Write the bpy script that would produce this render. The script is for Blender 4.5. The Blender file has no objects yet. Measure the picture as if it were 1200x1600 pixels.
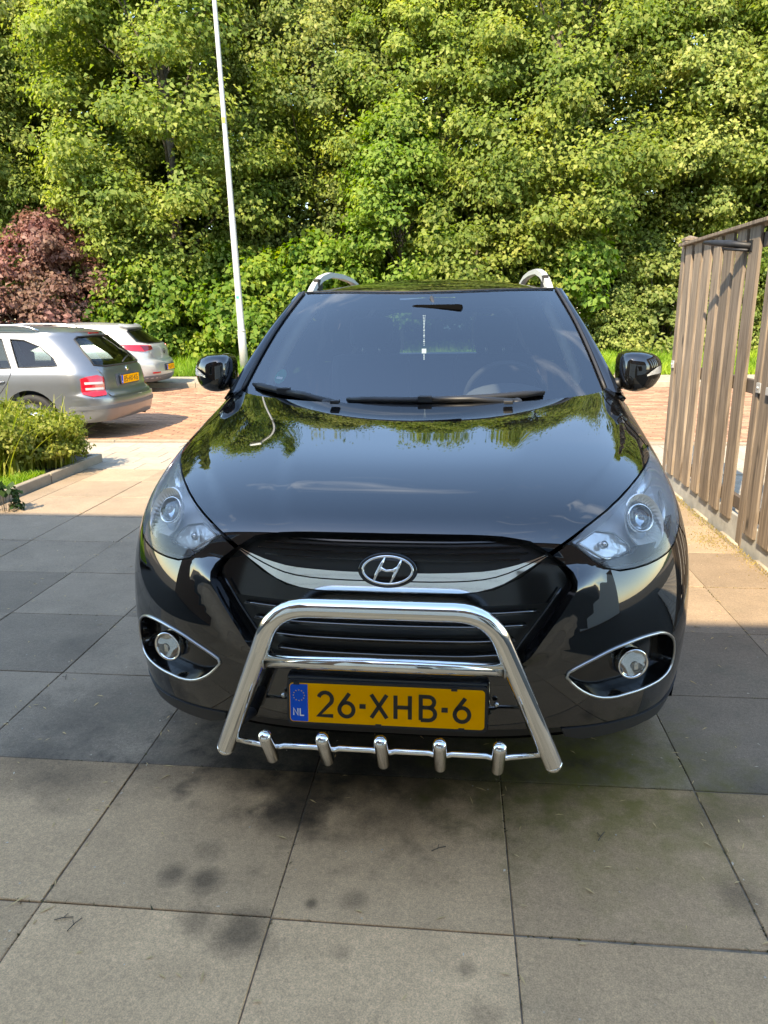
import bpy, bmesh, math, random
import numpy as np
from mathutils import Vector, Matrix
from mathutils.geometry import delaunay_2d_cdt

random.seed(7)
scene = bpy.context.scene
COL = scene.collection
R = math.radians
PI = math.pi

# ------------------------------------------------------------------ camera
CAM_H = 1.4538
pit, yaw, rol = 0.26515, 0.09966, 0.01211
cam_d = bpy.data.cameras.new('camera')
cam = bpy.data.objects.new('camera', cam_d)
COL.objects.link(cam)
_r = Vector((math.cos(yaw), math.sin(yaw), 0))
_f = Vector((-math.sin(yaw) * math.cos(pit), math.cos(yaw) * math.cos(pit), -math.sin(pit)))
_u = Vector((-math.sin(yaw) * math.sin(pit), math.cos(yaw) * math.sin(pit), math.cos(pit)))
_r2 = _r * math.cos(rol) - _u * math.sin(rol)
_u2 = _r * math.sin(rol) + _u * math.cos(rol)
M = Matrix((_r2, _u2, -_f)).transposed().to_4x4()
M.translation = (0, 0, CAM_H)
cam.matrix_world = M
cam_d.sensor_fit = 'VERTICAL'
cam_d.sensor_height = 36
cam_d.sensor_width = 27
cam_d.lens = 1137.7 / 1600 * 36
cam_d.clip_start = 0.05
cam_d.clip_end = 2000
scene.camera = cam

# ------------------------------------------------------------------ sky, sun, exposure
SUN = Vector((-0.38, -0.92, 1.0)).normalized()          # towards the sun
world = bpy.data.worlds.new('World')
scene.world = world
world.use_nodes = True
nt = world.node_tree
bg = nt.nodes['Background']
sky = nt.nodes.new('ShaderNodeTexSky')
sky.sky_type = 'NISHITA'
sky.sun_disc = False
sky.sun_elevation = math.asin(SUN.z)
sky.sun_rotation = math.atan2(SUN.x, SUN.y)
sky.air_density = 1.0
sky.dust_density = 0.3
sky.ozone_density = 1.7
tc = nt.nodes.new('ShaderNodeTexCoord')
mp = nt.nodes.new('ShaderNodeMapping')
mp.inputs['Scale'].default_value = (1.0, 1.6, 3.2)
ns = nt.nodes.new('ShaderNodeTexNoise')
ns.inputs['Scale'].default_value = 2.6
ns.inputs['Detail'].default_value = 7
ns.inputs['Distortion'].default_value = 0.9
cr = nt.nodes.new('ShaderNodeValToRGB')
cr.color_ramp.elements[0].position = 0.60
cr.color_ramp.elements[0].color = (0, 0, 0, 1)
cr.color_ramp.elements[1].position = 0.78
cr.color_ramp.elements[1].color = (0.26, 0.26, 0.26, 1)
mx = nt.nodes.new('ShaderNodeMixRGB')
mx.inputs['Color2'].default_value = (7.0, 7.3, 7.8, 1)
nt.links.new(tc.outputs['Generated'], mp.inputs['Vector'])
nt.links.new(mp.outputs['Vector'], ns.inputs['Vector'])
nt.links.new(ns.outputs['Fac'], cr.inputs['Fac'])
nt.links.new(cr.outputs['Color'], mx.inputs['Fac'])
hsv = nt.nodes.new('ShaderNodeHueSaturation')
hsv.inputs['Saturation'].default_value = 1.03
nt.links.new(sky.outputs['Color'], hsv.inputs['Color'])
nt.links.new(hsv.outputs['Color'], mx.inputs['Color1'])
nt.links.new(mx.outputs['Color'], bg.inputs['Color'])
bg.inputs['Strength'].default_value = 0.15

sl = bpy.data.lights.new('sun', 'SUN')
sl.energy = 2.45
sl.angle = R(0.53)
sl.color = (1.0, 0.90, 0.75)
sun = bpy.data.objects.new('sun', sl)
COL.objects.link(sun)
sun.rotation_euler = (-SUN).to_track_quat('-Z', 'Y').to_euler()
sun.location = (-8, -12, 25)

vs = scene.view_settings
vs.view_transform = 'Standard'
vs.look = 'None'
vs.gamma = 1
vs.exposure = 2.36
vs.use_curve_mapping = False
vs.use_white_balance = True
vs.white_balance_temperature = 7500
vs.white_balance_tint = 8

# ------------------------------------------------------------------ materials
MATS = {}


def _new(name):
    m = bpy.data.materials.new(name)
    m.use_nodes = True
    MATS[name] = m
    return m, m.node_tree, m.node_tree.nodes['Principled BSDF']


def mat(name, base, rough=0.5, metal=0.0, spec=0.5, coat=0.0, ior=1.5, var=0.0, vscale=6.0,
        bump=0.0, bscale=40.0, objvar=0.0, rvar=0.0, trans=0.0, detail=6):
    m, t, p = _new(name)
    p.inputs['Base Color'].default_value = (*base, 1)
    p.inputs['Roughness'].default_value = rough
    p.inputs['Metallic'].default_value = metal
    p.inputs['Specular IOR Level'].default_value = spec
    p.inputs['IOR'].default_value = ior
    p.inputs['Coat Weight'].default_value = coat
    p.inputs['Coat Roughness'].default_value = 0.02
    L = t.links.new
    tcn = t.nodes.new('ShaderNodeTexCoord')
    last = None
    if var or rvar:
        n = t.nodes.new('ShaderNodeTexNoise')
        n.inputs['Scale'].default_value = vscale
        n.inputs['Detail'].default_value = detail
        n.inputs['Roughness'].default_value = 0.62
        L(tcn.outputs['Object'], n.inputs['Vector'])
        if var:
            mr = t.nodes.new('ShaderNodeMapRange')
            mr.inputs['From Min'].default_value = 0.3
            mr.inputs['From Max'].default_value = 0.7
            mr.inputs['To Min'].default_value = 1 - var
            mr.inputs['To Max'].default_value = 1 + var
            L(n.outputs['Fac'], mr.inputs['Value'])
            last = mr.outputs['Result']
        if rvar:
            mr = t.nodes.new('ShaderNodeMapRange')
            mr.inputs['From Min'].default_value = 0.35
            mr.inputs['From Max'].default_value = 0.75
            mr.inputs['To Min'].default_value = rough
            mr.inputs['To Max'].default_value = rough + rvar
            L(n.outputs['Fac'], mr.inputs['Value'])
            L(mr.outputs['Result'], p.inputs['Roughness'])
    if objvar:
        oi = t.nodes.new('ShaderNodeObjectInfo')
        mr = t.nodes.new('ShaderNodeMapRange')
        mr.inputs['To Min'].default_value = 1 - objvar
        mr.inputs['To Max'].default_value = 1 + objvar
        L(oi.outputs['Random'], mr.inputs['Value'])
        if last is None:
            last = mr.outputs['Result']
        else:
            mu = t.nodes.new('ShaderNodeMath')
            mu.operation = 'MULTIPLY'
            L(last, mu.inputs[0])
            L(mr.outputs['Result'], mu.inputs[1])
            last = mu.outputs[0]
    if last is not None:
        vm = t.nodes.new('ShaderNodeVectorMath')
        vm.operation = 'SCALE'
        vm.inputs[0].default_value = base
        L(last, vm.inputs['Scale'])
        L(vm.outputs[0], p.inputs['Base Color'])
    if bump:
        n2 = t.nodes.new('ShaderNodeTexNoise')
        n2.inputs['Scale'].default_value = bscale
        n2.inputs['Detail'].default_value = 5
        L(tcn.outputs['Object'], n2.inputs['Vector'])
        b = t.nodes.new('ShaderNodeBump')
        b.inputs['Strength'].default_value = bump
        b.inputs['Distance'].default_value = 0.01
        L(n2.outputs['Fac'], b.inputs['Height'])
        L(b.outputs['Normal'], p.inputs['Normal'])
    if trans:
        tr = t.nodes.new('ShaderNodeBsdfTranslucent')
        tr.inputs['Color'].default_value = (*base, 1)
        ms = t.nodes.new('ShaderNodeMixShader')
        ms.inputs[0].default_value = trans
        L(p.outputs[0], ms.inputs[1])
        L(tr.outputs[0], ms.inputs[2])
        L(ms.outputs[0], t.nodes['Material Output'].inputs['Surface'])
    return m


def glass(name, tint=(0.9, 0.95, 0.93), ior=1.5, rough=0.0, haze=0.0, hazecol=(0.7, 0.72, 0.72)):
    m, t, p = _new(name)
    L = t.links.new
    tr = t.nodes.new('ShaderNodeBsdfTransparent')
    tr.inputs['Color'].default_value = (*tint, 1)
    gl = t.nodes.new('ShaderNodeBsdfGlossy')
    gl.inputs['Roughness'].default_value = rough
    fr = t.nodes.new('ShaderNodeFresnel')
    fr.inputs['IOR'].default_value = ior
    ge = t.nodes.new('ShaderNodeNewGeometry')
    # same pane from both sides: use the unsigned facing angle
    ms = t.nodes.new('ShaderNodeMixShader')
    L(fr.outputs[0], ms.inputs[0])
    L(tr.outputs[0], ms.inputs[1])
    L(gl.outputs[0], ms.inputs[2])
    out = ms.outputs[0]
    if haze:
        df = t.nodes.new('ShaderNodeBsdfDiffuse')
        df.inputs['Color'].default_value = (*hazecol, 1)
        m2 = t.nodes.new('ShaderNodeMixShader')
        m2.inputs[0].default_value = haze
        L(out, m2.inputs[1])
        L(df.outputs[0], m2.inputs[2])
        out = m2.outputs[0]
    L(out, t.nodes['Material Output'].inputs['Surface'])
    return m


def leafmat(name, c1, c2, c3, trans=0.35, rough=0.45):
    m, t, p = _new(name)
    L = t.links.new
    ge = t.nodes.new('ShaderNodeNewGeometry')
    rp = t.nodes.new('ShaderNodeValToRGB')
    e = rp.color_ramp.elements
    e[0].color = (*c1, 1)
    e[1].color = (*c3, 1)
    e.new(0.55).color = (*c2, 1)
    L(ge.outputs['Random Per Island'], rp.inputs['Fac'])
    oi = t.nodes.new('ShaderNodeObjectInfo')
    mr = t.nodes.new('ShaderNodeMapRange')
    mr.inputs['To Min'].default_value = 0.86
    mr.inputs['To Max'].default_value = 1.14
    L(oi.outputs['Random'], mr.inputs['Value'])
    vm = t.nodes.new('ShaderNodeVectorMath')
    vm.operation = 'SCALE'
    L(rp.outputs['Color'], vm.inputs[0])
    L(mr.outputs['Result'], vm.inputs['Scale'])
    tcl = t.nodes.new('ShaderNodeTexCoord')
    nl = t.nodes.new('ShaderNodeTexNoise')
    nl.inputs['Scale'].default_value = 0.75
    nl.inputs['Detail'].default_value = 3
    L(tcl.outputs['Object'], nl.inputs['Vector'])
    ml = t.nodes.new('ShaderNodeMapRange')
    ml.inputs['From Min'].default_value = 0.3
    ml.inputs['From Max'].default_value = 0.7
    ml.inputs['To Min'].default_value = 0.70
    ml.inputs['To Max'].default_value = 1.30
    L(nl.outputs['Fac'], ml.inputs['Value'])
    mh = t.nodes.new('ShaderNodeMapRange')
    mh.inputs['From Min'].default_value = 0.3
    mh.inputs['From Max'].default_value = 0.7
    mh.inputs['To Min'].default_value = 0.525
    mh.inputs['To Max'].default_value = 0.48
    L(nl.outputs['Fac'], mh.inputs['Value'])
    hv = t.nodes.new('ShaderNodeHueSaturation')
    L(mh.outputs[0], hv.inputs['Hue'])
    L(ml.outputs[0], hv.inputs['Value'])
    L(vm.outputs[0], hv.inputs['Color'])
    vm = hv
    L(vm.outputs[0], p.inputs['Base Color'])
    p.inputs['Roughness'].default_value = 0.55
    p.inputs['Specular IOR Level'].default_value = 0.2
    tr = t.nodes.new('ShaderNodeBsdfTranslucent')
    hs = t.nodes.new('ShaderNodeHueSaturation')
    hs.inputs['Saturation'].default_value = 1.15
    hs.inputs['Value'].default_value = 1.5
    L(vm.outputs[0], hs.inputs['Color'])
    L(hs.outputs[0], tr.inputs['Color'])
    ms = t.nodes.new('ShaderNodeMixShader')
    ms.inputs[0].default_value = trans
    L(p.outputs[0], ms.inputs[1])
    L(tr.outputs[0], ms.inputs[2])
    L(ms.outputs[0], t.nodes['Material Output'].inputs['Surface'])
    return m


mat('paint_black', (0.0022, 0.0024, 0.0030), 0.4, 0, 0.0, 1.0, 1.5)
_t = MATS['paint_black'].node_tree
_n1 = _t.nodes.new('ShaderNodeTexNoise')
_n1.inputs['Scale'].default_value = 420
_n1.inputs['Detail'].default_value = 3
_n2 = _t.nodes.new('ShaderNodeTexNoise')
_n2.inputs['Scale'].default_value = 5
_n2.inputs['Detail'].default_value = 6
_mr = _t.nodes.new('ShaderNodeMapRange')
_mr.inputs['From Min'].default_value = 0.42
_mr.inputs['From Max'].default_value = 0.85
_mr.inputs['To Max'].default_value = 0.9
_mu = _t.nodes.new('ShaderNodeMath')
_mu.operation = 'MULTIPLY'
_mc = _t.nodes.new('ShaderNodeMixRGB')
_mc.inputs['Color1'].default_value = (0.0022, 0.0024, 0.0030, 1)
_mc.inputs['Color2'].default_value = (0.022, 0.020, 0.017, 1)
_tc = _t.nodes.new('ShaderNodeTexCoord')
_t.links.new(_tc.outputs['Object'], _n1.inputs['Vector'])
_t.links.new(_tc.outputs['Object'], _n2.inputs['Vector'])
_t.links.new(_n1.outputs['Fac'], _mr.inputs['Value'])
_t.links.new(_mr.outputs[0], _mu.inputs[0])
_t.links.new(_n2.outputs['Fac'], _mu.inputs[1])
_t.links.new(_mu.outputs[0], _mc.inputs['Fac'])
_t.links.new(_mc.outputs[0], _t.nodes['Principled BSDF'].inputs['Base Color'])
MATS['paint_black'].node_tree.nodes['Principled BSDF'].inputs['Coat IOR'].default_value = 1.9
mat('gloss_black', (0.005, 0.005, 0.005), 0.12, spec=0.6)
mat('grille_black', (0.006, 0.006, 0.006), 0.3, spec=0.5)
mat('plastic_dark', (0.018, 0.018, 0.019), 0.55, bump=0.05, bscale=400, var=0.15, vscale=20)
mat('rail_silver', (0.62, 0.62, 0.60), 0.35, 0.3)
mat('slat_highlight', (0.20, 0.20, 0.20), 0.15, 1.0)
mat('plastic_black', (0.012, 0.012, 0.013), 0.5)
mat('rubber', (0.013, 0.013, 0.013), 0.75, var=0.2, vscale=15)
mat('dark_void', (0.004, 0.004, 0.004), 0.95, spec=0.0)
mat('chrome', (0.84, 0.83, 0.80), 0.05, 1.0, rvar=0.06, vscale=25)
mat('satin_metal', (0.50, 0.50, 0.49), 0.28, 1.0)
mat('reflector', (0.88, 0.88, 0.86), 0.12, 0.55, bump=0.2, bscale=60)
mat('lamp_housing', (0.68, 0.69, 0.70), 0.28, 0.3)
mat('bowl', (0.85, 0.84, 0.80), 0.25, 0.25)
mat('amber', (0.5, 0.16, 0.02), 0.3)
glass('car_glass', (0.66, 0.76, 0.74), 1.55)
glass('screen_glass', (0.80, 0.88, 0.88), 2.55)
glass('lens_clear', (0.95, 0.96, 0.96), 1.5, haze=0.05)
glass('lens_hazy', (0.95, 0.96, 0.96), 1.42, haze=0.10)
glass('projector_glass', (0.75, 0.8, 0.85), 1.75)
glass('tinted_glass', (0.30, 0.36, 0.37), 1.52)
mat('frit', (0.004, 0.004, 0.005), 0.05, spec=0.6)
mat('interior_dark', (0.030, 0.030, 0.032), 0.6)
mat('interior_grey', (0.06, 0.06, 0.064), 0.7)
mat('interior_cream', (0.75, 0.72, 0.64), 0.75)
mat('seat_fabric', (0.03, 0.03, 0.033), 0.85, bump=0.1, bscale=200)
mat('plate_yellow', (1.0, 0.44, 0.003), 0.45, spec=0.05, var=0.05, vscale=30)
mat('plate_blue', (0.006, 0.10, 0.60), 0.45, spec=0.05)
mat('plate_black', (0.012, 0.010, 0.006), 0.5)
mat('white', (0.8, 0.8, 0.78), 0.5)
mat('star_yellow', (0.75, 0.55, 0.08), 0.5)
mat('sticker_green', (0.02, 0.28, 0.20), 0.5)
mat('sticker_yellow', (0.75, 0.55, 0.03), 0.5)
mat('crystal', (0.8, 0.85, 0.9), 0.1, spec=0.8)
mat('paint_silver', (0.20, 0.212, 0.225), 0.32, 0.75, 0.5, 0.6, var=0.03)
mat('paint_white', (0.37, 0.365, 0.35), 0.3, 0.25, 0.5, 0.7, var=0.03)
mat('bumper_grey', (0.10, 0.105, 0.11), 0.5)
mat('red_lens', (0.42, 0.008, 0.018), 0.12, spec=0.6, coat=0.5)
mat('red_lens_dark', (0.10, 0.01, 0.015), 0.12, spec=0.6, coat=0.5)
mat('clear_lens', (0.55, 0.45, 0.45), 0.15, spec=0.6)
mat('wood', (0.27, 0.195, 0.135), 0.8)
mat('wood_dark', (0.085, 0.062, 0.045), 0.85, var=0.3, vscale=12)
mat('concrete_board', (0.33, 0.32, 0.29), 0.85, var=0.22, vscale=9, bump=0.15, bscale=60)
mat('iron', (0.03, 0.03, 0.032), 0.55, 0.6, var=0.3, vscale=30)
mat('galvanised', (0.55, 0.56, 0.56), 0.45, 0.5, var=0.10, vscale=14)
mat('lamp_pole', (0.42, 0.41, 0.385), 0.5, 0.25, var=0.06, vscale=5)
mat('brick', (0.31, 0.165, 0.095), 0.85, var=0.22, vscale=14, objvar=0.22, bump=0.1, bscale=90)
mat('small_tile', (0.34, 0.285, 0.215), 0.85, var=0.14, vscale=10, objvar=0.12, bump=0.12, bscale=120)
mat('kerb', (0.27, 0.225, 0.165), 0.85, var=0.16, vscale=9, objvar=0.08, bump=0.12, bscale=90)
mat('sand', (0.21, 0.165, 0.115), 0.95, var=0.3, vscale=30)
mat('soil', (0.05, 0.042, 0.028), 0.95, var=0.4, vscale=8, bump=0.4, bscale=14)
mat('verge', (0.06, 0.085, 0.02), 0.95, var=0.4, vscale=3, bump=0.5, bscale=6)
mat('bark', (0.075, 0.062, 0.045), 0.9, var=0.35, vscale=10, bump=0.5, bscale=18)
mat('house_brick', (0.20, 0.115, 0.070), 0.85, var=0.12, vscale=8)
mat('house_white', (0.82, 0.80, 0.74), 0.6)
mat('house_trim', (0.10, 0.085, 0.07), 0.5)
mat('roof_tile', (0.09, 0.065, 0.055), 0.7, var=0.2, vscale=4)
mat('straw', (0.62, 0.43, 0.20), 0.9, spec=0.05)
mat('chip_white', (0.62, 0.52, 0.38), 0.9, spec=0.05)
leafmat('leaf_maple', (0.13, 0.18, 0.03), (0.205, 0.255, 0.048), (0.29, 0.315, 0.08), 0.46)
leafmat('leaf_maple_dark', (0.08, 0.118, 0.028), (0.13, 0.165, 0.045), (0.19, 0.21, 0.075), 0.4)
leafmat('leaf_shrub', (0.095, 0.17, 0.02), (0.16, 0.245, 0.03), (0.26, 0.3, 0.05), 0.45)
leafmat('leaf_young', (0.12, 0.2, 0.024), (0.175, 0.265, 0.04), (0.25, 0.31, 0.068), 0.45)
leafmat('leaf_pale', (0.135, 0.178, 0.036), (0.205, 0.24, 0.06), (0.295, 0.305, 0.095), 0.42)
leafmat('leaf_purple', (0.14, 0.068, 0.058), (0.22, 0.11, 0.09), (0.31, 0.185, 0.14), 0.36)
leafmat('leaf_hedge', (0.018, 0.040, 0.012), (0.030, 0.060, 0.016), (0.050, 0.085, 0.024), 0.25)
leafmat('blade', (0.14, 0.18, 0.026), (0.235, 0.26, 0.044), (0.35, 0.34, 0.095), 0.42)
leafmat('moss_dark', (0.06, 0.055, 0.025), (0.10, 0.085, 0.04), (0.20, 0.17, 0.09), 0.1)
leafmat('straw_moss', (0.16, 0.13, 0.03), (0.24, 0.20, 0.06), (0.33, 0.27, 0.12), 0.2)
leafmat('grass', (0.13, 0.22, 0.02), (0.2, 0.31, 0.032), (0.29, 0.37, 0.05), 0.45)


def wood_nodes():
    m = MATS['wood']
    t = m.node_tree
    p = t.nodes['Principled BSDF']
    L = t.links.new
    tcn = t.nodes.new('ShaderNodeTexCoord')
    oi = t.nodes.new('ShaderNodeObjectInfo')
    ad = t.nodes.new('ShaderNodeVectorMath')
    ad.operation = 'ADD'
    cmb = t.nodes.new('ShaderNodeCombineXYZ')
    mu = t.nodes.new('ShaderNodeMath')
    mu.operation = 'MULTIPLY'
    mu.inputs[1].default_value = 37.0
    L(oi.outputs['Random'], mu.inputs[0])
    L(mu.outputs[0], cmb.inputs['X'])
    L(mu.outputs[0], cmb.inputs['Z'])
    L(tcn.outputs['Object'], ad.inputs[0])
    L(cmb.outputs[0], ad.inputs[1])
    mpn = t.nodes.new('ShaderNodeMapping')
    mpn.inputs['Scale'].default_value = (30, 30, 1.6)
    L(ad.outputs[0], mpn.inputs['Vector'])
    n = t.nodes.new('ShaderNodeTexNoise')
    n.inputs['Scale'].default_value = 1.6
    n.inputs['Detail'].default_value = 7
    n.inputs['Distortion'].default_value = 0.7
    L(mpn.outputs[0], n.inputs['Vector'])
    rp = t.nodes.new('ShaderNodeValToRGB')
    e = rp.color_ramp.elements
    e[0].position = 0.28
    e[0].color = (0.070, 0.052, 0.038, 1)
    e[1].position = 0.75
    e[1].color = (0.285, 0.222, 0.162, 1)
    e.new(0.5).color = (0.188, 0.142, 0.101, 1)
    L(n.outputs['Fac'], rp.inputs['Fac'])
    # knots
    vo = t.nodes.new('ShaderNodeTexVoronoi')
    mp2 = t.nodes.new('ShaderNodeMapping')
    mp2.inputs['Scale'].default_value = (5, 5, 2.2)
    L(ad.outputs[0], mp2.inputs['Vector'])
    L(mp2.outputs[0], vo.inputs['Vector'])
    vo.inputs['Scale'].default_value = 1.0
    mr = t.nodes.new('ShaderNodeMapRange')
    mr.inputs['From Min'].default_value = 0.05
    mr.inputs['From Max'].default_value = 0.13
    mr.inputs['To Min'].default_value = 0.22
    mr.inputs['To Max'].default_value = 1.0
    L(vo.outputs['Distance'], mr.inputs['Value'])
    mr2 = t.nodes.new('ShaderNodeMapRange')
    mr2.inputs['To Min'].default_value = 0.82
    mr2.inputs['To Max'].default_value = 1.2
    L(oi.outputs['Random'], mr2.inputs['Value'])
    m2 = t.nodes.new('ShaderNodeMath')
    m2.operation = 'MULTIPLY'
    L(mr.outputs[0], m2.inputs[0])
    L(mr2.outputs[0], m2.inputs[1])
    vm = t.nodes.new('ShaderNodeVectorMath')
    vm.operation = 'SCALE'
    L(rp.outputs['Color'], vm.inputs[0])
    L(m2.outputs[0], vm.inputs['Scale'])
    L(vm.outputs[0], p.inputs['Base Color'])
    b = t.nodes.new('ShaderNodeBump')
    b.inputs['Strength'].default_value = 0.35
    b.inputs['Distance'].default_value = 0.004
    L(n.outputs['Fac'], b.inputs['Height'])
    L(b.outputs['Normal'], p.inputs['Normal'])


wood_nodes()


def tile_nodes(name, ca, cb):
    """worn concrete slabs: speckle, blotches, oil spots and painted car shade at fixed places, some algae"""
    m, t, p = _new(name)
    L = t.links.new
    ge = t.nodes.new('ShaderNodeNewGeometry')
    oi = t.nodes.new('ShaderNodeObjectInfo')
    pos = ge.outputs['Position']

    def noise(scale, detail=6, rough=0.6, dist=0.0):
        n = t.nodes.new('ShaderNodeTexNoise')
        n.inputs['Scale'].default_value = scale
        n.inputs['Detail'].default_value = detail
        n.inputs['Roughness'].default_value = rough
        n.inputs['Distortion'].default_value = dist
        L(pos, n.inputs['Vector'])
        return n.outputs['Fac']

    def mapr(v, a, b, c, d):
        mr = t.nodes.new('ShaderNodeMapRange')
        for k, x in zip(('From Min', 'From Max', 'To Min', 'To Max'), (a, b, c, d)):
            mr.inputs[k].default_value = x
        L(v, mr.inputs['Value'])
        return mr.outputs['Result']

    def mul(a, b):
        n = t.nodes.new('ShaderNodeMath')
        n.operation = 'MULTIPLY'
        L(a, n.inputs[0])
        L(b, n.inputs[1])
        return n.outputs[0]

    def mixc(f, a, b):
        n = t.nodes.new('ShaderNodeMixRGB')
        L(f, n.inputs['Fac'])
        for k, x in (('Color1', a), ('Color2', b)):
            if isinstance(x, tuple):
                n.inputs[k].default_value = (*x, 1)
            else:
                L(x, n.inputs[k])
        return n.outputs[0]

    base = mixc(mapr(noise(1.3, 5), 0.3, 0.7, 0, 1), ca, cb)
    k = mapr(oi.outputs['Random'], 0, 1, 0.76, 1.18)
    k = mul(k, mapr(noise(260, 4, 0.75), 0.3, 0.7, 0.62, 1.38))
    k = mul(k, mapr(noise(70, 4, 0.65), 0.3, 0.7, 0.86, 1.14))
    k = mul(k, mapr(noise(6, 6, 0.7), 0.3, 0.7, 0.86, 1.10))
    # dark spots and painted shade: (x, y, radius, strength)
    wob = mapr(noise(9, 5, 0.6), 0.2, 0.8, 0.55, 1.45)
    SP = STAINS_SHADE
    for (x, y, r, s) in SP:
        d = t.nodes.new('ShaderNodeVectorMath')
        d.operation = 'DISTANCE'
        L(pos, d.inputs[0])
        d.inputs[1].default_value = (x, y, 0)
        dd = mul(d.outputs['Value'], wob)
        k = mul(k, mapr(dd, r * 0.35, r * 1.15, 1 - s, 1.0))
    # pale specks of grit
    vo = t.nodes.new('ShaderNodeTexVoronoi')
    vo.inputs['Scale'].default_value = 26
    L(pos, vo.inputs['Vector'])
    sp = mapr(vo.outputs['Distance'], 0.03, 0.09, 1.0, 0.0)
    sp = mul(sp, mapr(noise(7, 2), 0.55, 0.6, 0, 1))
    vm = t.nodes.new('ShaderNodeVectorMath')
    vm.operation = 'SCALE'
    L(base, vm.inputs[0])
    L(k, vm.inputs['Scale'])
    col = vm.outputs[0]
    # algae film by the right front corner of the car
    d = t.nodes.new('ShaderNodeVectorMath')
    d.operation = 'DISTANCE'
    L(pos, d.inputs[0])
    d.inputs[1].default_value = (0.47, 2.12, 0)
    alg = mul(mapr(mul(d.outputs['Value'], wob), 0.10, 0.60, 0.85, 0.0), mapr(noise(14, 6), 0.35, 0.6, 0.3, 1))
    col = mixc(alg, col, (0.165, 0.140, 0.022))
    alg2 = mul(mapr(noise(1.1, 6, 0.7), 0.56, 0.75, 0, 0.5), mapr(noise(22, 6), 0.4, 0.6, 0.2, 1))
    col = mixc(alg2, col, (0.088, 0.095, 0.062))
    col = mixc(sp, col, (0.42, 0.39, 0.33))
    L(col, p.inputs['Base Color'])
    p.inputs['Roughness'].default_value = 0.72
    p.inputs['Specular IOR Level'].default_value = 0.35
    b = t.nodes.new('ShaderNodeBump')
    b.inputs['Strength'].default_value = 0.22
    b.inputs['Distance'].default_value = 0.004
    L(noise(180, 5, 0.7), b.inputs['Height'])
    L(b.outputs['Normal'], p.inputs['Normal'])


# oil and water spots, plus painted shade under and before the car (x, y, radius, strength)
STAINS_SHADE = [(-0.74, 1.58, 0.05, 0.55), (-0.65, 1.565, 0.055, 0.62), (-0.50, 1.405, 0.085, 0.65), (-0.62, 1.425, 0.06, 0.45),
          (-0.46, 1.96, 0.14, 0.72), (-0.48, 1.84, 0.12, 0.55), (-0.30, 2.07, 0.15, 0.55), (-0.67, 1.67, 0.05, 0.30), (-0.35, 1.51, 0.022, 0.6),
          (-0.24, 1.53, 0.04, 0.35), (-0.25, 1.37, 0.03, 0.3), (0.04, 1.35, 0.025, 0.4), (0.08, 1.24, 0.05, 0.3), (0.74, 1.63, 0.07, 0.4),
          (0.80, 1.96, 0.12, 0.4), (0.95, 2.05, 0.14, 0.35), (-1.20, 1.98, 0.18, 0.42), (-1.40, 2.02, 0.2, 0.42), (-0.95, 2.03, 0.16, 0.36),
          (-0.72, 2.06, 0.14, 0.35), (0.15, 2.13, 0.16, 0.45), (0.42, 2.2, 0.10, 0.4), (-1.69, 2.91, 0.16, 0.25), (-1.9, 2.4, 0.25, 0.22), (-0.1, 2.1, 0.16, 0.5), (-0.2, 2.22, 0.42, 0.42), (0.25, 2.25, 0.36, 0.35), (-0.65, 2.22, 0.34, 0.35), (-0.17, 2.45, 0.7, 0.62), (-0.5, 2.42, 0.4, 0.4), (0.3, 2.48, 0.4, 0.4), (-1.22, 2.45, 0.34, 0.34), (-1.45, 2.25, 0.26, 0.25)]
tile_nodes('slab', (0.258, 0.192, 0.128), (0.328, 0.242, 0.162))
# rows nearest the house: warm bright foreground light put into the slab colour
tile_nodes('slab_warm_lit', (0.50, 0.315, 0.165), (0.62, 0.395, 0.210))

# ------------------------------------------------------------------ mesh helpers


def setp(o, label=None, cat=None, group=None, kind=None):
    if label:
        o['label'] = label
    if cat:
        o['category'] = cat
    if group:
        o['group'] = group
    if kind:
        o['kind'] = kind
    return o


def link(name, me, m=None, parent=None, loc=None, rot=None):
    o = bpy.data.objects.new(name, me)
    COL.objects.link(o)
    if m is not None and me is not None and len(me.materials) == 0:
        me.materials.append(MATS[m] if isinstance(m, str) else m)
    if parent is not None:
        o.parent = parent
    if loc is not None:
        o.location = loc
    if rot is not None:
        o.rotation_euler = rot
    return o


def empty(name, loc=(0, 0, 0), rz=0.0):
    o = bpy.data.objects.new(name, None)
    o.empty_display_size = 0.1
    COL.objects.link(o)
    o.location = loc
    o.rotation_euler = (0, 0, rz)
    return o


def mesh(name, V, F, smooth=False, normals=None):
    me = bpy.data.meshes.new(name)
    me.from_pydata([tuple(v) for v in V], [], [tuple(int(i) for i in f) for f in F])
    if smooth:
        me.polygons.foreach_set('use_smooth', np.ones(len(me.polygons), dtype=bool))
    me.update()
    if normals is not None:
        me.normals_split_custom_set_from_vertices([tuple(n) for n in normals])
    return me


def mk(name, V, F, m, parent=None, smooth=False, normals=None, loc=None, rot=None):
    return link(name, mesh(name, V, F, smooth, normals), m, parent, loc, rot)


def fastmesh(name, V, quads, tris=None):
    """big meshes straight from numpy"""
    me = bpy.data.meshes.new(name)
    V = np.asarray(V, np.float32)
    me.vertices.add(len(V))
    me.vertices.foreach_set('co', V.ravel())
    quads = np.asarray(quads, np.int32)
    k = quads.shape[1]
    me.loops.add(quads.size)
    me.loops.foreach_set('vertex_index', quads.ravel())
    me.polygons.add(len(quads))
    me.polygons.foreach_set('loop_start', np.arange(0, quads.size, k, dtype=np.int32))
    me.update(calc_edges=True)
    me.validate()
    return me


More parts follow.
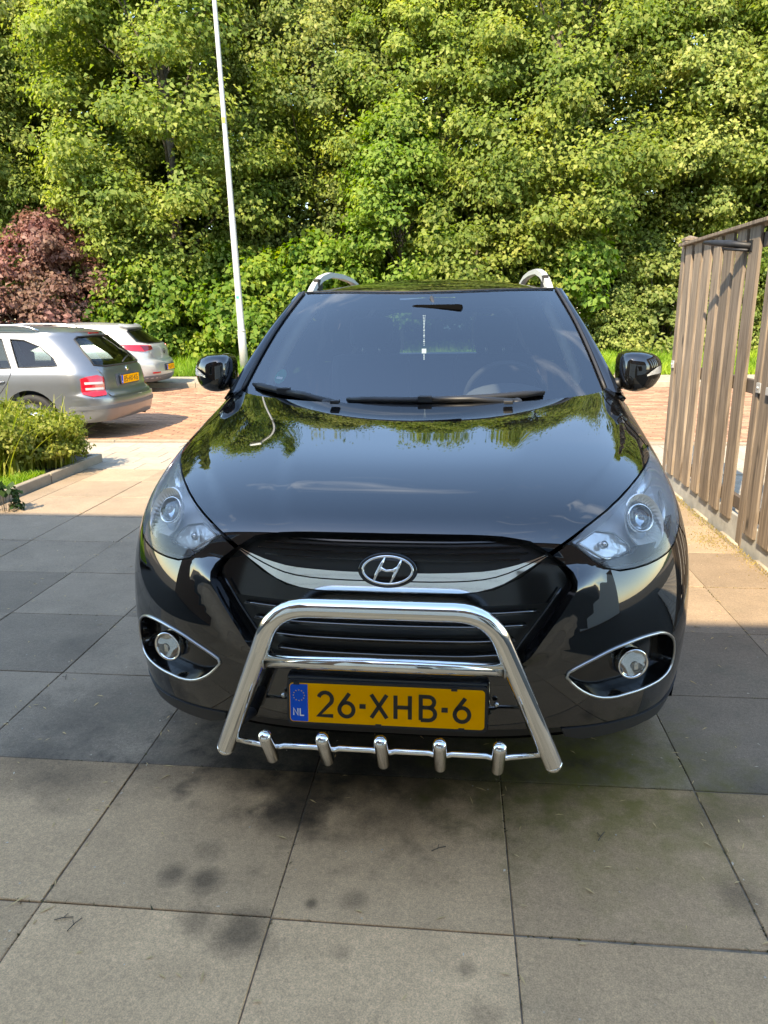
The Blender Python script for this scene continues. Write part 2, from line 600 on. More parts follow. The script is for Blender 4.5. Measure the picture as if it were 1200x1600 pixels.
class MB:
    def __init__(s):
        s.V = []
        s.F = []

    def add(s, V, F):
        o = len(s.V)
        s.V += [tuple(v) for v in V]
        s.F += [tuple(i + o for i in f) for f in F]
        return s

    def box(s, a, b, bev=0.0, M=None):
        x0, y0, z0 = a
        x1, y1, z1 = b
        if bev <= 0:
            V = [(x0, y0, z0), (x1, y0, z0), (x1, y1, z0), (x0, y1, z0), (x0, y0, z1), (x1, y0, z1), (x1, y1, z1), (x0, y1, z1)]
            F = [(0, 3, 2, 1), (4, 5, 6, 7), (0, 1, 5, 4), (1, 2, 6, 5), (2, 3, 7, 6), (3, 0, 4, 7)]
        else:
            bm = bmesh.new()
            bmesh.ops.create_cube(bm, size=1)
            for v in bm.verts:
                v.co = Vector(((x0 + x1) / 2 + v.co.x * (x1 - x0), (y0 + y1) / 2 + v.co.y * (y1 - y0), (z0 + z1) / 2 + v.co.z * (z1 - z0)))
            bmesh.ops.bevel(bm, geom=list(bm.edges), offset=bev, segments=2, affect='EDGES', profile=0.6)
            bm.verts.index_update()
            V = [tuple(v.co) for v in bm.verts]
            F = [tuple(v.index for v in f.verts) for f in bm.faces]
            bm.free()
        if M is not None:
            V = [tuple(M @ Vector(v)) for v in V]
        return s.add(V, F)

    def tube(s, pts, r, n=10, cap=True, closed=False):
        P = [Vector(p) for p in pts]
        m = len(P)
        rr = r if isinstance(r, (list, tuple)) else [r] * m
        T = []
        for i in range(m):
            if closed:
                d = P[(i + 1) % m] - P[i - 1]
            else:
                d = P[min(i + 1, m - 1)] - P[max(i - 1, 0)]
            T.append(d.normalized())
        up = Vector((0, 0, 1)) if abs(T[0].z) < 0.9 else Vector((0, 1, 0))
        a = T[0].cross(up).normalized()
        V = []
        for i in range(m):
            a = (a - T[i] * a.dot(T[i])).normalized()
            b = T[i].cross(a)
            for k in range(n):
                th = 2 * PI * k / n
                V.append(P[i] + (a * math.cos(th) + b * math.sin(th)) * rr[i])
        F = []
        for i in range(m if closed else m - 1):
            for k in range(n):
                j = (i + 1) % m
                F.append((i * n + k, i * n + (k + 1) % n, j * n + (k + 1) % n, j * n + k))
        if cap and not closed:
            F.append(tuple(range(n - 1, -1, -1)))
            F.append(tuple((m - 1) * n + k for k in range(n)))
        return s.add(V, F)

    def lathe(s, prof, n=32, M=None, sx=1.0, sy=1.0):
        """profile of (r, h) turned about local z; M places it"""
        V = []
        F = []
        for r, h in prof:
            for k in range(n):
                th = 2 * PI * k / n
                v = Vector((r * math.cos(th) * sx, r * math.sin(th) * sy, h))
                V.append(tuple(M @ v) if M is not None else tuple(v))
        for i in range(len(prof) - 1):
            for k in range(n):
                F.append((i * n + k, i * n + (k + 1) % n, (i + 1) * n + (k + 1) % n, (i + 1) * n + k))
        if prof[0][0] > 1e-6:
            F.append(tuple(range(n - 1, -1, -1)))
        if prof[-1][0] > 1e-6:
            F.append(tuple((len(prof) - 1) * n + k for k in range(n)))
        return s.add(V, F)

    def build(s, name, m, parent=None, smooth=False, loc=None, rot=None, auto=None):
        me = mesh(name, s.V, s.F, smooth)
        if auto is not None:
            sharp_by_angle(me, auto)
        return link(name, me, m, parent, loc, rot)


def sharp_by_angle(me, ang):
    me.polygons.foreach_set('use_smooth', np.ones(len(me.polygons), dtype=bool))
    bm = bmesh.new()
    bm.from_mesh(me)
    for e in bm.edges:
        if len(e.link_faces) == 2 and e.calc_face_angle(0) > R(ang):
            e.smooth = False
    bm.to_mesh(me)
    bm.free()


def axis_matrix(o, d, up=(0, 0, 1)):
    """local z along d"""
    z = Vector(d).normalized()
    x = Vector(up).cross(z)
    if x.length < 1e-4:
        x = Vector((1, 0, 0))
    x.normalize()
    y = z.cross(x)
    m = Matrix((x, y, z)).transposed().to_4x4()
    m.translation = Vector(o)
    return m


def pchip(xs, ys):
    xs = np.array(xs, float)
    ys = np.array(ys, float)
    h = np.diff(xs)
    d = np.diff(ys) / h
    m = np.zeros(len(xs))
    m[0], m[-1] = d[0], d[-1]
    for i in range(1, len(xs) - 1):
        if d[i - 1] * d[i] > 0:
            w1, w2 = 2 * h[i] + h[i - 1], h[i] + 2 * h[i - 1]
            m[i] = (w1 + w2) / (w1 / d[i - 1] + w2 / d[i])

    def f(x):
        x = np.clip(np.asarray(x, float), xs[0], xs[-1])
        i = np.clip(np.searchsorted(xs, x) - 1, 0, len(xs) - 2)
        t = (x - xs[i]) / h[i]
        return (ys[i] * (2 * t**3 - 3 * t**2 + 1) + m[i] * h[i] * (t**3 - 2 * t**2 + t)
                + ys[i + 1] * (-2 * t**3 + 3 * t**2) + m[i + 1] * h[i] * (t**3 - t**2))
    return f


def inside(pts, poly):
    x, y = pts[:, 0], pts[:, 1]
    c = np.zeros(len(pts), bool)
    n = len(poly)
    for i in range(n):
        x1, y1 = poly[i]
        x2, y2 = poly[(i + 1) % n]
        if y1 == y2:
            continue
        k = ((y1 > y) != (y2 > y)) & (x < (x2 - x1) * (y - y1) / (y2 - y1) + x1)
        c ^= k
    return c


def densify(poly, su, sv):
    out = []
    n = len(poly)
    for i in range(n):
        a = np.array(poly[i], float)
        b = np.array(poly[(i + 1) % n], float)
        k = max(1, int(math.ceil(max(abs(b[0] - a[0]) / su, abs(b[1] - a[1]) / sv))))
        for j in range(k):
            out.append(a + (b - a) * j / k)
    return np.array(out)


def smooth_poly(poly, n=2):
    """Chaikin corner cutting"""
    P = np.array(poly, float)
    for _ in range(n):
        Q = np.roll(P, -1, 0)
        P = np.stack([P * 0.75 + Q * 0.25, P * 0.25 + Q * 0.75], 1).reshape(-1, 2)
    return P


def surf_normals(f, uv, nsgn, e=1e-3):
    u, v = uv[:, 0], uv[:, 1]
    du = f(u + e, v) - f(u - e, v)
    dv = f(u, v + e) - f(u, v - e)
    n = np.cross(du, dv) * nsgn
    return n / np.maximum(np.linalg.norm(n, axis=1, keepdims=True), 1e-12)


def patch(name, f, outline, m, parent, step=(0.2, 0.2), holes=(), off=0.0, thick=0.012, nsgn=1, mirror=False,
          wall=True, offf=None, usegrid=True):
    """a panel: polygon (with holes) in the parameter plane of the surface f, laid on f at distance off,
    its edges turned inwards by thick"""
    loops = [densify(outline, *step)] + [densify(h, *step) for h in holes]
    poly = loops[0]
    lo, hi = poly.min(0), poly.max(0)
    gu = np.arange(lo[0] + step[0] / 2, hi[0], step[0])
    gv = np.arange(lo[1] + step[1] / 2, hi[1], step[1])
    G = np.stack(np.meshgrid(gu, gv), -1).reshape(-1, 2)
    G = G + (np.random.RandomState(1).rand(*G.shape) - 0.5) * np.array(step) * 0.02
    sc = np.array([1 / step[0], 1 / step[1]])
    if usegrid and len(G):
        k = inside(G, loops[0])
        for h in loops[1:]:
            k &= ~inside(G, h)
        G = G[k]
        B = np.concatenate(loops) * sc
        keep = []
        for i in range(0, len(G), 500):
            g = G[i:i + 500] * sc
            d = ((g[:, None] - B[None]) ** 2).sum(-1).min(1)
            keep.append(d > 0.16)
        G = G[np.concatenate(keep)] if len(G) else G
    else:
        G = np.zeros((0, 2))
    P = np.concatenate(loops + [G])
    E = []
    o = 0
    for l in loops:
        E += [(o + i, o + (i + 1) % len(l)) for i in range(len(l))]
        o += len(l)
    r = delaunay_2d_cdt([Vector(q) for q in (P * sc)], E, [], 0, 1e-6)
    UV = np.array([tuple(v) for v in r[0]]) / sc
    F = np.array([tuple(x) for x in r[2]], int)
    c = UV[F].mean(1)
    k = inside(c, loops[0])
    for h in loops[1:]:
        k &= ~inside(c, h)
    F = F[k]
    S = f(UV[:, 0], UV[:, 1])
    N = surf_normals(f, UV, nsgn)
    of = off if offf is None else off + offf(UV[:, 0], UV[:, 1])
    of = np.broadcast_to(np.asarray(of, float), (len(UV),))
    V = S + N * of[:, None]
    fn = np.cross(V[F[:, 1]] - V[F[:, 0]], V[F[:, 2]] - V[F[:, 0]])
    bad = (fn * N[F].mean(1)).sum(1) < 0
    F[bad] = F[bad][:, ::-1]
    faces = [tuple(q) for q in F]
    VN = list(N)
    V = list(V)
    if wall and abs(thick) > 0:
        # boundary edges
        cnt = {}
        for q in faces:
            for a, b in ((q[0], q[1]), (q[1], q[2]), (q[2], q[0])):
                cnt[(a, b)] = 1
        be = [(a, b) for (a, b) in cnt if (b, a) not in cnt]
        mp_ = {}
        for a, b in be:
            for x in (a, b):
                if x not in mp_:
                    mp_[x] = len(V)
                    V.append(V[x])
                    V.append(V[x] - N[x] * thick)
                    VN.append((0, 0, 0))
                    VN.append((0, 0, 0))
        for a, b in be:
            faces.append((mp_[b], mp_[a], mp_[a] + 1, mp_[b] + 1))
    V = np.array(V)
    VN = np.array(VN)
    if mirror:
        V = V * np.array([-1, 1, 1])
        VN = VN * np.array([-1, 1, 1])
        faces = [q[::-1] for q in faces]
    return mk(name, V, faces, m, parent, True, VN)


def both(name, f, outline, m, parent, **k):
    a = patch(name, f, outline, m, parent, **k)
    b = patch(name, f, outline, m, parent, mirror=True, **k)
    return a, b


def sym(half):
    """closed outline from a half outline that starts and ends on u = 0"""
    h = [tuple(q) for q in half]
    return h + [(-u, v) for u, v in h[::-1] if abs(u) > 1e-6]


# ------------------------------------------------------------------ stroke lettering
def arc(cx, cy, rx, ry, a0, a1, n=10):
    return [(cx + rx * math.cos(R(a0 + (a1 - a0) * i / n)), cy + ry * math.sin(R(a0 + (a1 - a0) * i / n))) for i in range(n + 1)]


GL = {
    '2': [arc(.5, .72, .44, .28, 165, -32, 10) + [(.06, 0), (1.0, 0)]],
    '6': [arc(.5, .30, .46, .30, 0, 360, 20), [(.10, .46), (.70, 1.0)]],
    '8': [arc(.5, .26, .46, .26, 0, 360, 18), arc(.5, .76, .38, .24, 0, 360, 16)],
    '5': [[(.92, 1), (.2, 1), (.12, .55)] + arc(.48, .32, .46, .32, 130, -150, 14)],
    '9': [arc(.5, .70, .46, .30, 0, 360, 20), [(.90, .54), (.30, 0)]],
    'X': [[(0, 0), (1, 1)], [(0, 1), (1, 0)]],
    'H': [[(.04, 0), (.04, 1)], [(.96, 0), (.96, 1)], [(.04, .5), (.96, .5)]],
    'B': [[(.06, 0), (.06, 1), (.55, 1)] + arc(.55, .77, .36, .23, 90, -90, 8)[1:] + [(.06, .54)],
          [(.55, .54)] + arc(.55, .27, .43, .27, 90, -90, 8)[1:] + [(.06, 0)]],
    'K': [[(.04, 0), (.04, 1)], [(.95, 1), (.08, .42)], [(.36, .6), (1, 0)]],
    'G': [arc(.5, .5, .47, .5, 50, 350, 18)[:-1] + [(.97, .45), (.55, .45)]],
    'N': [[(.04, 0), (.04, 1), (.96, 0), (.96, 1)]],
    'L': [[(.06, 1), (.06, 0), (.9, 0)]],
    'T': [[(0, 1), (1, 1)], [(.5, 1), (.5, 0)]],
    'J': [[(.8, 1), (.8, .3)] + arc(.42, .3, .38, .3, 0, -160, 8)[1:]],
    'R': [[(.06, 0), (.06, 1), (.55, 1)] + arc(.55, .74, .38, .26, 90, -90, 8)[1:] + [(.06, .48)], [(.5, .48), (.98, 0)]],
    '-': [[(.25, .47), (.75, .47)]],
}


def strokes(mb, lines, x0, z0, w, h, sw, y=0.0):
    """flat strokes in the local xz plane facing -y"""
    for ln in lines:
        P = [Vector((x0 + px * w, z0 + pz * h)) for px, pz in ln]
        if len(P) > 2 and (P[0] - P[-1]).length < 1e-5:
            P = P[:-1]
            cl = True
        else:
            cl = False
        n = len(P)
        V = []
        for i in range(n):
            a = P[i - 1] if (i > 0 or cl) else None
            b = P[(i + 1) % n] if (i < n - 1 or cl) else None
            d1 = (P[i] - a).normalized() if a is not None else None
            d2 = (b - P[i]).normalized() if b is not None else None
            q = P[i].copy()
            if d1 is None:
                t = d2
            elif d2 is None:
                t = d1
            else:
                t = (d1 + d2).normalized()
            k = 1.0
            if d1 is not None and d2 is not None:
                k = min(1 / max(0.35, t.dot(d1)), 1.6)
            nn = Vector((-t.y, t.x)) * sw / 2 * k
            V += [(q.x + nn.x, y, q.y + nn.y), (q.x - nn.x, y, q.y - nn.y)]
        F = []
        for i in range(n if cl else n - 1):
            j = (i + 1) % n
            F.append((2 * i, 2 * i + 1, 2 * j + 1, 2 * j))
        mb.add(V, F)
    return mb


def number_plate(parent, text, xs, cw, ch, sw, W=0.52, H=0.11, loc=(0, 0, 0), rot=None, detailed=True):
    """yellow plate facing -y of its own frame; xs are the character centres from the left edge"""
    def rr(w, h, r, n=5):
        o = []
        for cx, cz, a in ((w / 2 - r, h / 2 - r, 0), (-w / 2 + r, h / 2 - r, 90), (-w / 2 + r, -h / 2 + r, 180), (w / 2 - r, -h / 2 + r, 270)):
            o += [(cx + r * math.cos(R(a + 90 * i / n)), cz + r * math.sin(R(a + 90 * i / n))) for i in range(n + 1)]
        return o

    def slab(nm, out, y0, y1, m, par):
        n = len(out)
        V = [(x, y0, z) for x, z in out] + [(x, y1, z) for x, z in out]
        F = [tuple(range(n - 1, -1, -1)), tuple(range(n, 2 * n))] + [(i, (i + 1) % n, n + (i + 1) % n, n + i) for i in range(n)]
        F = [q[::-1] for q in F]
        return mk(nm, V, F, m, par)
    p = slab('number_plate', rr(W, H, 0.010), -0.004, 0.004, 'plate_yellow', parent)
    p.location = loc
    if rot:
        p.rotation_euler = rot
    p['label'] = 'yellow number plate with black characters'
    fr = slab('plate_holder', rr(W + .014, H + .016, 0.012), -0.002, 0.012, 'plastic_black', p)
    b = rr(W - .004, H - .004, 0.009)
    xb = -W / 2 + W * 0.096
    bl = [(min(x, xb), z) for x, z in b]
    V = [(x, -0.0048, z) for x, z in bl]
    mk('blue_band', V, [tuple(range(len(V)))], 'plate_blue', p)
    mb = MB()
    for c, x in zip(text, xs):
        w = cw * (0.8 if c == '-' else 1)
        strokes(mb, GL[c], -W / 2 + x - w / 2, -ch / 2 - 0.001, w, ch, sw * (1.25 if c == '-' else 1), -0.0050)
    mb.build('lettering', 'plate_black', p)
    mb = MB()
    s = W / 0.52
    for c, x in zip('NL', (0.0165, 0.034)):
        strokes(mb, GL[c], -W / 2 + x * s - .006 * s, -0.036 * s, .0125 * s, .020 * s, .0034 * s, -0.0054)
    mb.build('country_code', 'white', p)
    if detailed:
        mb = MB()
        for k in range(12):
            a = 2 * PI * k / 12
            cx, cz = -W / 2 + .026 + .015 * math.cos(a), 0.021 + .015 * math.sin(a)
            pts = []
            for i in range(10):
                rr_ = 0.0023 if i % 2 == 0 else 0.001
                pts.append((cx + rr_ * math.sin(PI * i / 5), -0.0054, cz + rr_ * math.cos(PI * i / 5)))
            mb.add(pts, [tuple(range(10))])
        mb.build('star_ring', 'star_yellow', p)
        for x, z in ((-.24, .055), (.18, .055), (-.02, -.056), (.2, -.056)):
            MB().box((x - .008, -.006, z - .004), (x + .008, .002, z + .004)).build('clip', 'plastic_black', p)
    return p


# ------------------------------------------------------------------ ground and paving
gs = 400
mk('ground', [(-gs, -gs, -0.06), (gs, -gs, -0.06), (gs, gs, -0.06), (-gs, gs, -0.06)], [(0, 1, 2, 3)], 'soil')['kind'] = 'structure'

T = 0.603
X0, Y0 = -1.046, 1.456
TS = 0.5985


def slab_mesh(name, w, d, h, bev, m):
    mb = MB()
    x, y = w / 2, d / 2
    b = bev
    V = [(-x, -y, -h), (x, -y, -h), (x, y, -h), (-x, y, -h), (-x, -y, -b), (x, -y, -b), (x, y, -b), (-x, y, -b),
         (-x + b, -y + b, 0), (x - b, -y + b, 0), (x - b, y - b, 0), (-x + b, y - b, 0)]
    F = [(0, 1, 5, 4), (1, 2, 6, 5), (2, 3, 7, 6), (3, 0, 4, 7), (4, 5, 9, 8), (5, 6, 10, 9), (6, 7, 11, 10), (7, 4, 8, 11), (8, 9, 10, 11)]
    me = mesh(name, V, F)
    me.materials.append(MATS[m])
    return me


drv = mk('driveway', [(-3.66, -2.3, -0.005), (1.80, -2.3, -0.005), (1.80, 6.8, -0.005), (-3.66, 6.8, -0.005)], [(0, 1, 2, 3)], 'sand')
drv['kind'] = 'structure'
drv['label'] = 'driveway of large square concrete slabs'
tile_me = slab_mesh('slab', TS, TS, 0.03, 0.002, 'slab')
tile_me2 = slab_mesh('slab', TS, TS, 0.03, 0.002, 'slab_warm_lit')
rng = random.Random(3)
for c in range(-5, 6):
    for r in range(-7, 9):
        xc, yc = X0 + (c + .5) * T, Y0 + (r + .5) * T
        xa, xb = xc - TS / 2, xc + TS / 2
        if xb < -3.6 or xa > 1.72:
            continue
        ya, yb = yc - TS / 2, yc + TS / 2
        if ya > 6.75 or yb < -2.2:
            continue
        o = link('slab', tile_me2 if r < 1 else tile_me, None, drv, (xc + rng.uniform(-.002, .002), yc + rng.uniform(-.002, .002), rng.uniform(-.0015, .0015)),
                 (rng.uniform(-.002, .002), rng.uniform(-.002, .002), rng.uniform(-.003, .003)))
        sx = 1.0
        if xa < -3.64:
            sx = (xb + 3.64) / TS
            o.location.x = (xb - 3.64) / 2
        if xb > 1.76:
            sx = (1.76 - xa) / TS
            o.location.x = (1.76 + xa) / 2
        o.scale.x = sx
        if yb > 6.80:
            o.scale.y = (6.80 - ya) / TS
            o.location.y = (6.80 + ya) / 2

# strip of small paving tiles along the road
sw = mk('pavement', [(-14, 6.815, -0.012), (9, 6.815, -0.012), (9, 8.46, -0.012), (-14, 8.46, -0.012)], [(0, 1, 2, 3)], 'sand')
sw['kind'] = 'structure'
st_me = slab_mesh('paving_tile', .296, .296, .03, .003, 'small_tile')
for i in range(-24, 19):
    for j in range(5):
        x, y = i * .302 + (.151 if j % 2 else 0), 6.97 + j * .302
        if abs(x) > 7.0:
            continue
        if -4.9 < x < -3.9 and False:
            continue
        link('paving_tile', st_me, None, sw, (x, y, rng.uniform(-.002, .002)), (0, 0, rng.uniform(-.004, .004)))
A = np.array([(1.95 + i * .302 + (.151 if j % 2 else 0), 3.0 + j * .302) for i in range(18) for j in range(13)])
sv = np.array([v.co[:] for v in st_me.vertices])
sf = [tuple(p.vertices) for p in st_me.polygons]
V = sv[None] + np.concatenate([A, np.full((len(A), 1), .0)], 1)[:, None]
F = np.array(sf)[None] + (np.arange(len(A)) * len(sv))[:, None, None]
link('yard_tiles', fastmesh('yard_tiles', V.reshape(-1, 3), F.reshape(-1, 4)), 'small_tile', sw)['kind'] = 'stuff'
# plain concrete edging between pavement and road
kme = slab_mesh('edging_stone', .98, .095, .05, .004, 'kerb')
for i in range(-8, 8):
    link('edging_stone', kme, None, sw, (i * .99 + .3, 8.525, 0.0))

# road of clay bricks
RY0, RY1 = 8.58, 15.15
road = mk('road', [(-60, RY0, -0.014), (60, RY0, -0.014), (60, RY1, -0.014), (-60, RY1, -0.014)], [(0, 1, 2, 3)], 'sand')
road['kind'] = 'structure'
road['label'] = 'road of red clay bricks'
BW, BD = .212, .106
bme = slab_mesh('brick', .206, .1, .03, .004, 'brick')
near, rest = [], []
nj = int((RY1 - RY0) / BD)
for j in range(nj):
    y = RY0 + (j + .5) * BD
    for i in range(-60, 50):
        x = i * BW + (BW / 2 if j % 2 else 0)
        px = (x * math.cos(yaw) + y * math.sin(yaw)) / (y * math.cos(yaw) - x * math.sin(yaw))
        if abs(px) > 0.62:
            continue
        vis = (-0.40 < px < -0.24) or (0.31 < px < 0.40)
        if vis and len(near) < 290:
            near.append((x, y))
        else:
            rest.append((x, y))
for x, y in near:
    link('brick', bme, None, road, (x, y, rng.uniform(-.003, .003)), (rng.uniform(-.008, .008), rng.uniform(-.008, .008), rng.uniform(-.012, .012)))
bv = np.array([v.co[:] for v in bme.vertices])
bf = [tuple(p.vertices) for p in bme.polygons]
rs = np.random.RandomState(5)
A = np.array(rest)
V = bv[None] + np.concatenate([A, rs.uniform(-.003, .003, (len(A), 1))], 1)[:, None]
F = np.array(bf)[None] + (np.arange(len(A)) * len(bv))[:, None, None]
bm_rest = fastmesh('brick_paving', V.reshape(-1, 3), F.reshape(-1, 4))
mrest, tt, pp = _new('brick_many')
ge = tt.nodes.new('ShaderNodeNewGeometry')
rp = tt.nodes.new('ShaderNodeValToRGB')
rp.color_ramp.elements[0].color = (0.20, 0.105, 0.060, 1)
rp.color_ramp.elements[1].color = (0.41, 0.225, 0.135, 1)
tt.links.new(ge.outputs['Random Per Island'], rp.inputs['Fac'])
tt.links.new(rp.outputs['Color'], pp.inputs['Base Color'])
pp.inputs['Roughness'].default_value = 0.85
link('brick_paving', bm_rest, 'brick_many', road)['kind'] = 'stuff'

# far kerb and footpath
fp = mk('footpath', [(-60, 15.27, 0.085), (60, 15.27, 0.085), (60, 16.95, 0.085), (-60, 16.95, 0.085)], [(0, 1, 2, 3)], 'sand')
fp['kind'] = 'structure'
mb = MB()
k2 = slab_mesh('kerb_stone', .99, .12, .16, .012, 'kerb')
for i in range(-12, 13):
    link('kerb_stone', k2, None, fp, (i * 1.0, 15.21, 0.10))
A = np.array([(i * .302 + (.151 if j % 2 else 0), 15.43 + j * .302) for i in range(-40, 34) for j in range(5)])
sv = np.array([v.co[:] for v in st_me.vertices])
sf = [tuple(p.vertices) for p in st_me.polygons]
V = sv[None] + np.concatenate([A, np.full((len(A), 1), .095)], 1)[:, None]
F = np.array(sf)[None] + (np.arange(len(A)) * len(sv))[:, None, None]
link('footpath_tiles', fastmesh('footpath_tiles', V.reshape(-1, 3), F.reshape(-1, 4)), 'small_tile', fp)['kind'] = 'stuff'


# verge rising to the trees
def vz(y):
    return 0.08 + 0.75 * np.clip((np.asarray(y, float) - 17) / 8, 0, 1) ** 1.0


xs = np.linspace(-70, 70, 71)
ys = np.concatenate([np.linspace(16.95, 27, 20), [34, 45, 70, 120]])
rs = np.random.RandomState(2)
V = [(x, y, float(vz(y)) + (rs.rand() - .5) * .06) for y in ys for x in xs]
F = [(j * 71 + i, j * 71 + i + 1, (j + 1) * 71 + i + 1, (j + 1) * 71 + i) for j in range(len(ys) - 1) for i in range(70)]
o = mk('verge', V, F, 'verge', smooth=True)
o['kind'] = 'structure'


# ------------------------------------------------------------------ foliage
def kites(P, Nn, Tt, L, W, fold=0.25):
    """one folded kite-shaped leaf per row"""
    B = np.cross(Nn, Tt)
    L = L[:, None]
    W = W[:, None]
    a = P
    b = P + Tt * L * .42 + B * W * .5 + Nn * W * fold
    c = P + Tt * L - Nn * L * .12
    d = P + Tt * L * .42 - B * W * .5 + Nn * W * fold
    V = np.stack([a, b, c, d], 1).reshape(-1, 3)
    n = len(P)
    F = np.arange(4 * n, dtype=np.int32).reshape(n, 4)
    return V, F


def unit(a):
    return a / np.maximum(np.linalg.norm(a, axis=-1, keepdims=True), 1e-9)


def clump_leaves(rs, C, RC, n_per, size, flat=0.7, upb=0.5, droop=0.35, outw=0.45):
    O = unit(C * np.array([1, 1, 0.0]) + 1e-6)
    O = np.repeat(O, n_per, 0)
    C = np.repeat(C, n_per, 0)
    rc = np.repeat(RC, n_per)
    n = len(C)
    d = unit(rs.normal(size=(n, 3)))
    d[:, 2] = np.where(d[:, 2] < -0.2, d[:, 2] * .5, d[:, 2])
    r = rc * rs.rand(n) ** 0.5 * np.where(rs.rand(n) < .12, 1.45, 1.0)
    P = C + d * r[:, None] * np.array([1, 1, flat])
    N = unit(d * .5 + O * outw + np.array([0, 0, upb]) + rs.normal(size=(n, 3)) * .38)
    Tv = rs.normal(size=(n, 3)) + d * .8 + np.array([0, 0, -droop])
    Tv = unit(Tv - N * (Tv * N).sum(1, keepdims=True))
    L = size * rs.uniform(.6, 1.45, n)
    return kites(P, N, Tv, L, L * rs.uniform(.62, .85, n))


def branchy(rs, trunk_h, r0, targets, lean=(0, 0)):
    mb = MB()
    top = Vector((lean[0], lean[1], trunk_h))
    pts = [Vector((0, 0, -.2)), Vector((lean[0] * .25 + rs.normal() * .05, lean[1] * .2, trunk_h * .33)), Vector((lean[0] * .6, lean[1] * .6, trunk_h * .66)), top]
    mb.tube(pts, [r0 * 1.15, r0 * .85, r0 * .6, r0 * .22], 8)
    for tg in targets:
        h = min(max(0.22, tg[2] / trunk_h * rs.uniform(.45, .8)), .95)
        i = h * 3
        a = pts[int(min(i, 2))].lerp(pts[int(min(i, 2)) + 1], i - int(min(i, 2)))
        b = Vector(tg)
        mid = a.lerp(b, .5) + Vector((rs.normal() * .15, rs.normal() * .15, .25))
        rb = r0 * .34 * (1.1 - h * .5)
        mb.tube([a, mid, b], [rb, rb * .6, rb * .2], 6, cap=False)
    return mb


def tree_parts(seed, H, Rm, base, ncl, nper, leaf, rc=(.35, 1.05), power=.6, front_only=False, r0=.2, flat=.92, wide=1.0, upb=.5):
    rs = np.random.RandomState(seed)
    h = rs.rand(ncl) ** .9
    prof = Rm * (np.sin(PI * np.clip(h * .86 + .12, 0, 1)) ** power)
    th = rs.rand(ncl) * 2 * PI
    rr = prof * np.sqrt(rs.uniform(.25, 1, ncl))
    C = np.stack([rr * np.cos(th) * wide, rr * np.sin(th), base + h * (H - base)], 1)
    RC = rs.uniform(rc[0], rc[1], ncl) * (1.1 - .35 * h)
    V, F = clump_leaves(rs, C, RC, nper, leaf, flat, upb)
    k = rs.permutation(ncl)[:16]
    tr = branchy(rs, H * .9, r0, [tuple(c) for c in C[k]])
    return (V, F), tr


def plant_tree(name, label, cat, loc, meshes, leafm, group=None, rz=0.0, sc=1.0, names=('crown', 'trunk')):
    root = empty(name, loc, rz)
    root.scale = (sc, sc, sc)
    setp(root, label, cat, group)
    link(names[0], meshes[0], leafm, root)
    link(names[1], meshes[1], 'bark', root)
    return root


def tree_mesh(*a, **k):
    (V, F), tr = tree_parts(*a, **k)
    return fastmesh('crown', V, F), mesh('trunk', tr.V, tr.F, True)


TM = [tree_mesh(11, 11.0, 3.7, 1.4, 300, 420, .105, r0=.17),
      tree_mesh(12, 10.4, 3.5, 1.0, 280, 420, .105, r0=.16),
      tree_mesh(13, 11.4, 3.8, 1.5, 310, 420, .11, r0=.18)]
TM2 = [(a.copy(), b) for a, b in TM]
G = 'maples in the front of the wood'
maples = [
    (-15.2, 21.8, 2, 'tall maple at the far left edge, behind the purple shrub'),
    (-11.6, 23.6, 1, 'maple behind the silver estate car, left of the lamp post'),
    (-8.2, 22.0, 2, 'tall maple directly left of the lamp post, behind bright shrubs'),
    (-4.4, 24.2, 0, 'tall maple just right of the lamp post'),
    (-0.6, 23.2, 2, 'tall maple rising behind the bright young tree'),
    (2.6, 22.2, 1, 'maple with yellowish leaves above the right half of the roof'),
    (5.9, 23.6, 0, 'broad pale maple between the car roof and the fence'),
    (9.6, 22.2, 2, 'tall maple at the right edge, above the wooden fence'),
    (12.8, 23.2, 2, 'maple at the far right, seen over the fence top'),
]
for i, (x, y, k, lab) in enumerate(maples):
    plant_tree('maple_tree', lab, 'tree', (x, y, float(vz(y)) - .1), (TM if i % 3 else TM2)[k], 'leaf_maple' if i % 3 else 'leaf_pale', G, rz=i * 1.3 + .4, sc=(1.0, .95, 1.04)[i % 3])

# dense wood behind, one mass
rs = np.random.RandomState(31)
n = 1200
C = np.stack([rs.uniform(-26, 24, n), rs.uniform(27, 32, n), rs.uniform(.5, 12.8, n)], 1)
n2 = 700
xo = rs.uniform(0, 20, n2)
xo = np.where(rs.rand(n2) < .55, -17.5 - xo, 15.5 + xo * .8)
C2 = np.stack([xo, rs.uniform(21, 28, n2), 1 + 10.5 * rs.rand(n2) ** .8], 1)
C = np.concatenate([C, C2])
n += n2
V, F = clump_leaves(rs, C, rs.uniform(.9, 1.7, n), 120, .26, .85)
setp(link('wood', fastmesh('wood', V, F), 'leaf_maple_dark'), 'dense dark wood behind the front row of maples', 'wood', kind='stuff')


